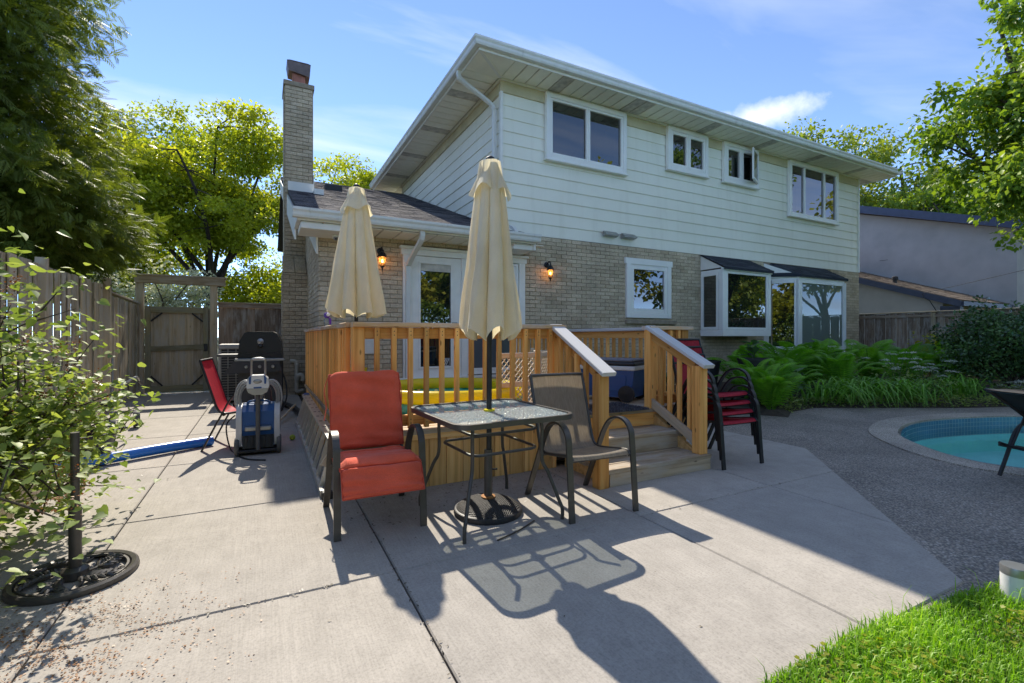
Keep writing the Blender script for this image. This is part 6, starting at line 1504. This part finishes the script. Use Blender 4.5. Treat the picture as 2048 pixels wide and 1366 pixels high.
# ------- garden bed
def frond_mesh(seed, n=24):
    r = np.random.default_rng(seed); V = []; F = []; rn = []
    def P(t): return np.array([.03*math.sin(3*t+seed), t*.80-.10*t**3, .92*t-.62*t**2.4])
    for k in range(n):
        t = .10+.90*k/n; p = P(t); tg = P(min(t+.02,1.02))-p; tg /= np.linalg.norm(tg); w = .20*math.sin(math.pi*min(1,(t*.92+.08)))**.75*(1-.25*t)
        for s in (-1,1):
            sd = np.array([s,0,0])+tg*.35+np.array([0,0,-.12]); sd /= np.linalg.norm(sd); h = tg*.0125; b_ = len(V)
            tip = p+sd*w+np.array([0,0,-.02]); V += [p-h*.5,p+sd*w*.5-h*1.05,tip,p+sd*w*.5+h*1.05,p+h*.5]; F += [[b_,b_+1,b_+3,b_+4],[b_+1,b_+2,b_+3,b_+3]]; rn += [min(1,max(0,(seed % 5)/5+.25*r.random()))]*2
    Ff = [f if f[2] != f[3] else f[:3] for f in F]
    for k in range(10):
        p,q = P(k/10),P((k+1)/10); b_ = len(V); V += [p+[-.006,0,0],p+[.006,0,0],q+[.004,0,0],q+[-.004,0,0]]; Ff.append([b_,b_+1,b_+2,b_+3]); rn.append(.2)
    me = bpy.data.meshes.new('frond'); me.from_pydata([tuple(v) for v in V],[],Ff); at = me.attributes.new('rnd','FLOAT','FACE'); at.data.foreach_set('value',rn); me.materials.append(G_['fern']); return me
FM_ = [frond_mesh(k) for k in range(9)]
def fern(x, y, h, nf, label, seed):
    r = np.random.default_rng(seed); t = thing('fern', label, 'fern', (x,y,gz(y)+.06), 'ferns in the garden bed')
    nf = int(nf*1.35)
    for i in range(nf):
        a = 2*math.pi*i/nf+r.uniform(-.3,.3); s = h*r.uniform(.8,1.2); el = r.uniform(.15,.95)
        M = Matrix.Translation((x+.05*math.cos(a),y+.05*math.sin(a),gz(y)+.05)) @ Matrix.Rotation(a-math.pi/2,4,'Z') @ Matrix.Rotation(el,4,'X') @ Matrix.Rotation(r.uniform(-.25,.25),4,'Y') @ Matrix.Scale(s,4)
        put(bpy.data.objects.new('frond', FM_[r.integers(0,9)]), t, M)
FERNS = [(7.15,4.80,.95,17,'large low fern spreading onto the pool deck beside the stacked chairs'),(7.5,5.35,.95,14,'fern beside the black pot at the left end of the bed'),(8.6,6.3,1.25,14,'tall fern below the box bay window'),(9.6,6.2,1.3,15,'tall fern right of the black pot under the bays'),(10.6,6.3,1.35,15,'tall fern in front of the angled bay window'),(11.6,6.4,1.3,14,'tall fern under the pale pane of the angled bay'),(10.2,5.4,1.05,13,'fern in the middle of the bed behind the daylilies'),(12.6,6.0,1.35,15,'tall fern by the brick end of the house'),(13.5,5.6,1.35,14,'tall fern in front of the dark fence boards'),(12.2,5.2,1.05,13,'upright bright fern between daylilies and white blooms'),(14.4,5.2,1.3,13,'fern left of the dark holly bush'),(8.6,5.45,.95,12,'mid green fern behind the broad leaved plant')]
for i,(x,y,h,n,lab) in enumerate(FERNS): fern(x,y,h,n,lab,70+i)
def straps(x, y, n, ln, label, seed, w=.018, m=None, cat='daylily', name='daylily', spread=.22, grp='daylilies along the bed edge'):
    r = np.random.default_rng(seed); t = thing(name, label, cat, (x,y,gz(y)+.05), grp); V = []; F = []; rn = []
    for i in range(n):
        a = r.uniform(0,6.28); L = ln*r.uniform(.6,1.15); b0 = np.array([x+r.normal(0,spread),y+r.normal(0,spread*.5),gz(y)+.04]); c = r.random(); out = r.uniform(.35,.85)
        dx,dy = math.cos(a),math.sin(a); sg = 7
        for k in range(sg+1):
            u = k/sg; px = out*L*u**1.25; pz = L*(u*1.0-.78*u**2.6*(.5+out)); ww = w*(1-u**2.5)*.5+.001
            p = b0+np.array([dx*px,dy*px,max(pz,-.02)]); V += [p+np.array([-dy*ww,dx*ww,.004]),p+np.array([dy*ww,-dx*ww,.004])]
            if k: b_ = len(V)-4; F.append([b_,b_+1,b_+3,b_+2]); rn.append(c)
    np_mesh('leaves', np.array(V), np.array(F), m or G_['lily'], np.array(rn), t); return t
LIL = [(8.75,4.98,'daylily clump at the left of the strap leaved row'),(9.15,4.80,'second daylily clump from the left along the bed edge'),(9.6,4.60,'daylily clump in the middle of the bed edge row'),(10.05,4.42,'fourth daylily clump along the bed edge'),(10.45,4.22,'daylily clump just left of the white flowers'),(9.9,4.95,'daylily clump behind the middle of the edge row'),(11.9,4.1,'daylily clump between the white flowers and the holly'),(12.3,4.3,'arching daylily clump against the holly bush')]
for i,(x,y,lab) in enumerate(LIL): straps(x,y,60,1.02,lab,90+i,w=.030)
def umbels(x, y, n, h, label, seed):
    r = np.random.default_rng(seed); t = thing('white_flowers', label, 'flowers', (x,y,gz(y)+.05), 'white umbel flowers'); mb = MB(); pts = []
    for i in range(n):
        q = np.array([x+r.normal(0,.22),y+r.normal(0,.16),gz(y)+h*r.uniform(.6,1.05)]); mb.tube([(x+r.normal(0,.08),y+r.normal(0,.06),gz(y)),tuple(q)],.004,4)
        k = 60; a = r.uniform(0,6.28,k); rr = .075*np.sqrt(r.random(k)); pts.append(np.column_stack([q[0]+rr*np.cos(a),q[1]+rr*np.sin(a),q[2]+.012-rr*rr*3+r.normal(0,.004,k)]))
    mb.build('stems', M_['green_stem'], t); pts = np.concatenate(pts); V,F = scatter(TRI_T,TRI_F,frames(r.normal(0,1,(len(pts),3))*np.array([1,1,.3])),pts,r.uniform(.020,.034,len(pts))); np_mesh('blooms',V,F,G_['flower_white'],r.random(len(pts)),t)
    n2 = 260; p = np.column_stack([x+r.normal(0,.25,n2),y+r.normal(0,.18,n2),gz(y)+h*.75*r.random(n2)]); V,F = scatter(LEAF_T,LEAF_F,frames(r.normal(0,1,(n2,3))*np.array([1,1,.4])),p,r.uniform(.05,.10,n2)); np_mesh('leaves',V,F,G_['lilac'],np.repeat(r.random(n2),len(LEAF_F)),t)
M_['green_stem'] = simple('green_stem', (0.07,0.12,0.03), .6)
umbels(11.0,4.25,17,.78,'white flower cluster at the front of the bed beside the pool',110); umbels(11.3,4.9,9,.95,'white flowers standing among the ferns mid bed',111); umbels(10.9,5.6,6,1.05,'few white flowers rising behind the daylilies',112); umbels(12.6,3.55,10,.45,'low white flowers under the holly by the pool deck',113)
# low ground cover leaves along the edge
r = np.random.default_rng(120); n = 5200; u = r.random(n); ex = 7.3+u*7.5; ey = np.interp(ex,[7.3,8.35,9.6,10.8,12.2,15],[4.65,4.80,4.2,3.62,3.15,2.6])+np.abs(r.normal(0,.32,n))+.03
p = np.column_stack([ex,ey,gz(ey)+.02+.16*r.random(n)**1.5]); V,F = scatter(LEAF_T,LEAF_F,frames(r.normal(0,1,(n,3))*np.array([1,1,.5])),p,r.uniform(.03,.075,n))
gc = np_mesh('ground_cover', V, F, G_['lilac'], np.repeat(r.random(n),len(LEAF_F)), None); tag(gc,'low leafy ground cover along the front of the bed','ground cover',kind='stuff')
# holly
broadleaf('holly_bush','dense dark green holly bush beside the pool at right',(13.6,3.9,.05),2.0,(13.7,3.9,1.10),(1.45,1.2,1.0),.06,G_['holly'],nlimb=14,nsub=13,ncl=2,clump=.26,flat=.9,per=52,leaf=.075,fork=.12,cat='bush',seed=131,leaf_t=(LEAF_T,LEAF_F),droop=.0)
broadleaf('yellow_shrub','small sunlit yellow green shrub against the right fence',(16.6,6.1,.05),1.2,(16.5,6.1,.8),(.8,.8,.6),.03,G_['yellow_bush'],nlimb=8,nsub=6,ncl=2,clump=.22,flat=.8,per=30,leaf=.08,fork=.12,cat='shrub',seed=132)
# broad-leaved plants and black pots
def hosta(x, y, z, n, ln, label, seed, m='hosta', name='leafy_plant'):
    r = np.random.default_rng(seed); t = thing(name, label, 'plant', (x,y,z)); hv = np.array([[0,0,0],[-.24,.3,.03],[-.28,.6,.0],[0,1.1,-.16],[.28,.6,.0],[.24,.3,.03],[0,.5,-.04]]); hf = np.array([[6,0,1],[6,1,2],[6,2,3],[6,3,4],[6,4,5],[6,5,0]])
    a = r.uniform(0,6.28,n); el = r.uniform(-.1,1.0,n); hh = r.uniform(.1,.7,n)*ln*2.2; p = np.column_stack([x+np.cos(a)*.12*r.random(n)*3*ln,y+np.sin(a)*.12*r.random(n)*3*ln,z+hh]); d = np.column_stack([np.cos(a)*np.cos(el),np.sin(a)*np.cos(el),np.sin(el)*.7])
    V,F = scatter(hv,hf,frames(d),p,ln*r.uniform(.6,1.1,n)); np_mesh('leaves',V,F,G_[m],np.repeat(r.random(n),len(hf)),t); mb = MB()
    for i in range(0,n,3): mb.tube([(x,y,z),tuple(p[i])],.006,4)
    mb.build('stems', M_['green_stem'], t)
for (x,y,r_,h,lab) in ((8.05,5.75,.26,.48,'large black pot under the box bay window'),(7.75,6.5,.22,.40,'smaller black pot by the brick wall')):
    t = thing('plant_pot', lab, 'pot', (x,y,gz(y)+.06)); b = MB(); b.lathe([(r_*.72,.0),(r_,h),(r_*1.06,h),(r_*1.06,h+.04),(r_*.95,h+.04),(r_*.9,h-.04),(0,h-.04)],28,(x,y,gz(y)+.30),cap=False); b.build('pot', M_['black_plastic'], t)
    b = MB(); b.lathe([(r_*.8,0),(r_*.8,.26)],20,(x,y,gz(y)+.05)); b.build('stand', M_['black_plastic'], t)
hosta(8.05,5.75,.85,26,.22,'leafy plant growing in the large black pot',141); hosta(7.45,5.15,.12,46,.30,'broad blue green leafed plant beside the stacked chairs',142); hosta(6.9,6.0,.15,50,.26,'pale leafy plant against the brick below the box bay',143); hosta(7.1,6.9,.15,60,.20,'sprawling leafy plant along the brick wall',144); hosta(8.3,5.2,.2,30,.28,'tall broad leafed plant in front of the black pot',145)
# ------- lawn grass
global_r = np.random.default_rng(150)
def in_poly(x, y, poly):
    c = np.zeros(len(x),bool); j = len(poly)-1
    for i in range(len(poly)):
        xi,yi = poly[i]; xj,yj = poly[j]; k = ((yi > y) != (yj > y)) & (x < (xj-xi)*(y-yi)/(yj-yi+1e-12)+xi); c ^= k; j = i
    return c
r = global_r; n = 95000; x = r.uniform(1.2,4.6,n); y = r.uniform(-.6,1.16,n); k = in_poly(x,y,[(1.56,1.10),(2.2,1.11),(3.07,1.02),(3.6,.90),(4.6,.62),(4.6,-.6),(1.2,-.6),(1.25,.6)]); x,y = x[k],y[k]; n = len(x)
patch = .5+.5*np.sin(x*5.1+1.3*np.sin(y*4))*np.sin(y*6.3+x*2); L = r.uniform(.025,.065,n)*(.75+.6*patch); tall = r.random(n) < .012; L[tall] *= r.uniform(1.8,3.2,tall.sum())
a = r.uniform(0,6.28,n); lean = r.uniform(.1,.9,n); dx,dy = np.cos(a)*lean,np.sin(a)*lean; w = r.uniform(.0016,.0032,n); B = np.column_stack([x,y,gz(y)+.004]); S = np.column_stack([-np.sin(a),np.cos(a),0*a])*w[:,None]
Mi = B+np.column_stack([dx*.35,dy*.35,np.ones(n)*.62])*L[:,None]; T = B+np.column_stack([dx,dy,.95-.35*lean])*L[:,None]
V = np.stack([B-S,B+S,Mi+S*.8,Mi-S*.8,T],1).reshape(-1,3); i0 = np.arange(n)*5; F = np.concatenate([np.stack([i0,i0+1,i0+2],1),np.stack([i0,i0+2,i0+3],1),np.stack([i0+3,i0+2,i0+4],1)]); rc_ = np.clip(.6*r.random(n)+.4*patch,0,1)
tag(np_mesh('grass', V, F, G_['grass'], np.tile(rc_,3), None), 'bright green lawn grass in the bottom right corner', 'grass', kind='stuff')
n = 2600; x = r.uniform(1.5,3.4,n); y = r.uniform(.2,1.12,n); k = in_poly(x,y,LAWN) & (np.sin(x*7)+np.sin(y*9+x*3) > .2); x,y = x[k],y[k]; n = len(x)
clv = np.array([[0,0,0],[-.5,.35,.1],[-.3,.9,.02],[0,.75,0],[.3,.9,.02],[.5,.35,.1]]); clf = np.array([[0,3,2,1],[0,5,4,3]]); V,F = scatter(clv,clf,frames(np.column_stack([r.normal(0,1,n),r.normal(0,1,n),r.uniform(-.1,.5,n)])),np.column_stack([x,y,gz(y)+r.uniform(.02,.05,n)]),r.uniform(.012,.026,n))
tag(np_mesh('clover', V, F, G_['yellow_bush'], np.repeat(r.random(n)*.6,2), None), 'pale clover leaves among the lawn grass', 'clover', kind='stuff')
# ------- fallen petals, twigs and leaf litter
n = 9000; x = -.95+r.normal(0,.36,n); y = 2.35+r.normal(0,.40,n); k = (x > -1.6) & (x < .0) & (y > 1.3) & (y < 3.0) & (r.random(n) < .5+.5*np.sin(x*19)*np.sin(y*17)); x,y = x[k],y[k]; n = len(x)
V,F = scatter(TRI_T,TRI_F,frames(np.column_stack([r.normal(0,1,n),r.normal(0,1,n),r.normal(0,.15,n)])),np.column_stack([x,y,gz(y)+.015+.004*r.random(n)]),r.uniform(.006,.014,n)); tag(np_mesh('fallen_petals',V,F,G_['dead'],r.random(n),None),'rusty fallen petals scattered round the fern patterned base','petals',kind='stuff')
n = 420; x = r.uniform(.5,2.4,n); y = 3.05+.65*r.random(n)**.6; k = r.random(n) < .35+.65*(np.sin(x*9)*np.sin(y*11) > .1); x,y = x[k],y[k]
jx = np.concatenate([r.uniform(-1.0,.3,70),.62+r.normal(0,.012,60),r.uniform(2.4,4.6,30),r.uniform(-1.2,2.6,60)]); jy = np.concatenate([2.5+r.normal(0,.012,70),r.uniform(1.5,3.6,60),2.5+r.normal(0,.012,30),r.uniform(1.4,5.6,60)]); x = np.concatenate([x,jx]); y = np.concatenate([y,jy]); n = len(x); M_['litter'] = leafmat('dark_leaf_litter',[(0.02,0.016,0.012),(0.06,0.045,0.03),(0.11,0.08,0.05)],transl=.05)
V,F = scatter(TRI_T*np.array([.5,1,1]),TRI_F,frames(np.column_stack([r.normal(0,1,n),r.normal(0,1,n),r.normal(0,.12,n)])),np.column_stack([x,y,gz(y)+.016+.004*r.random(n)]),r.uniform(.008,.028,n)); tag(np_mesh('leaf_litter',V,F,M_['litter'],r.random(n),None),'dark dead leaf litter under the glass table','leaf litter',kind='stuff')
tw = MB().tube(smooth_path([(1.25,2.58,gz(2.6)+.018),(1.42,2.64,gz(2.6)+.02),(1.60,2.74,gz(2.7)+.018)],4),.005,5).build('twig', M_['bark']); tag(tw,'thin bare twig lying in front of the round umbrella base','twig')
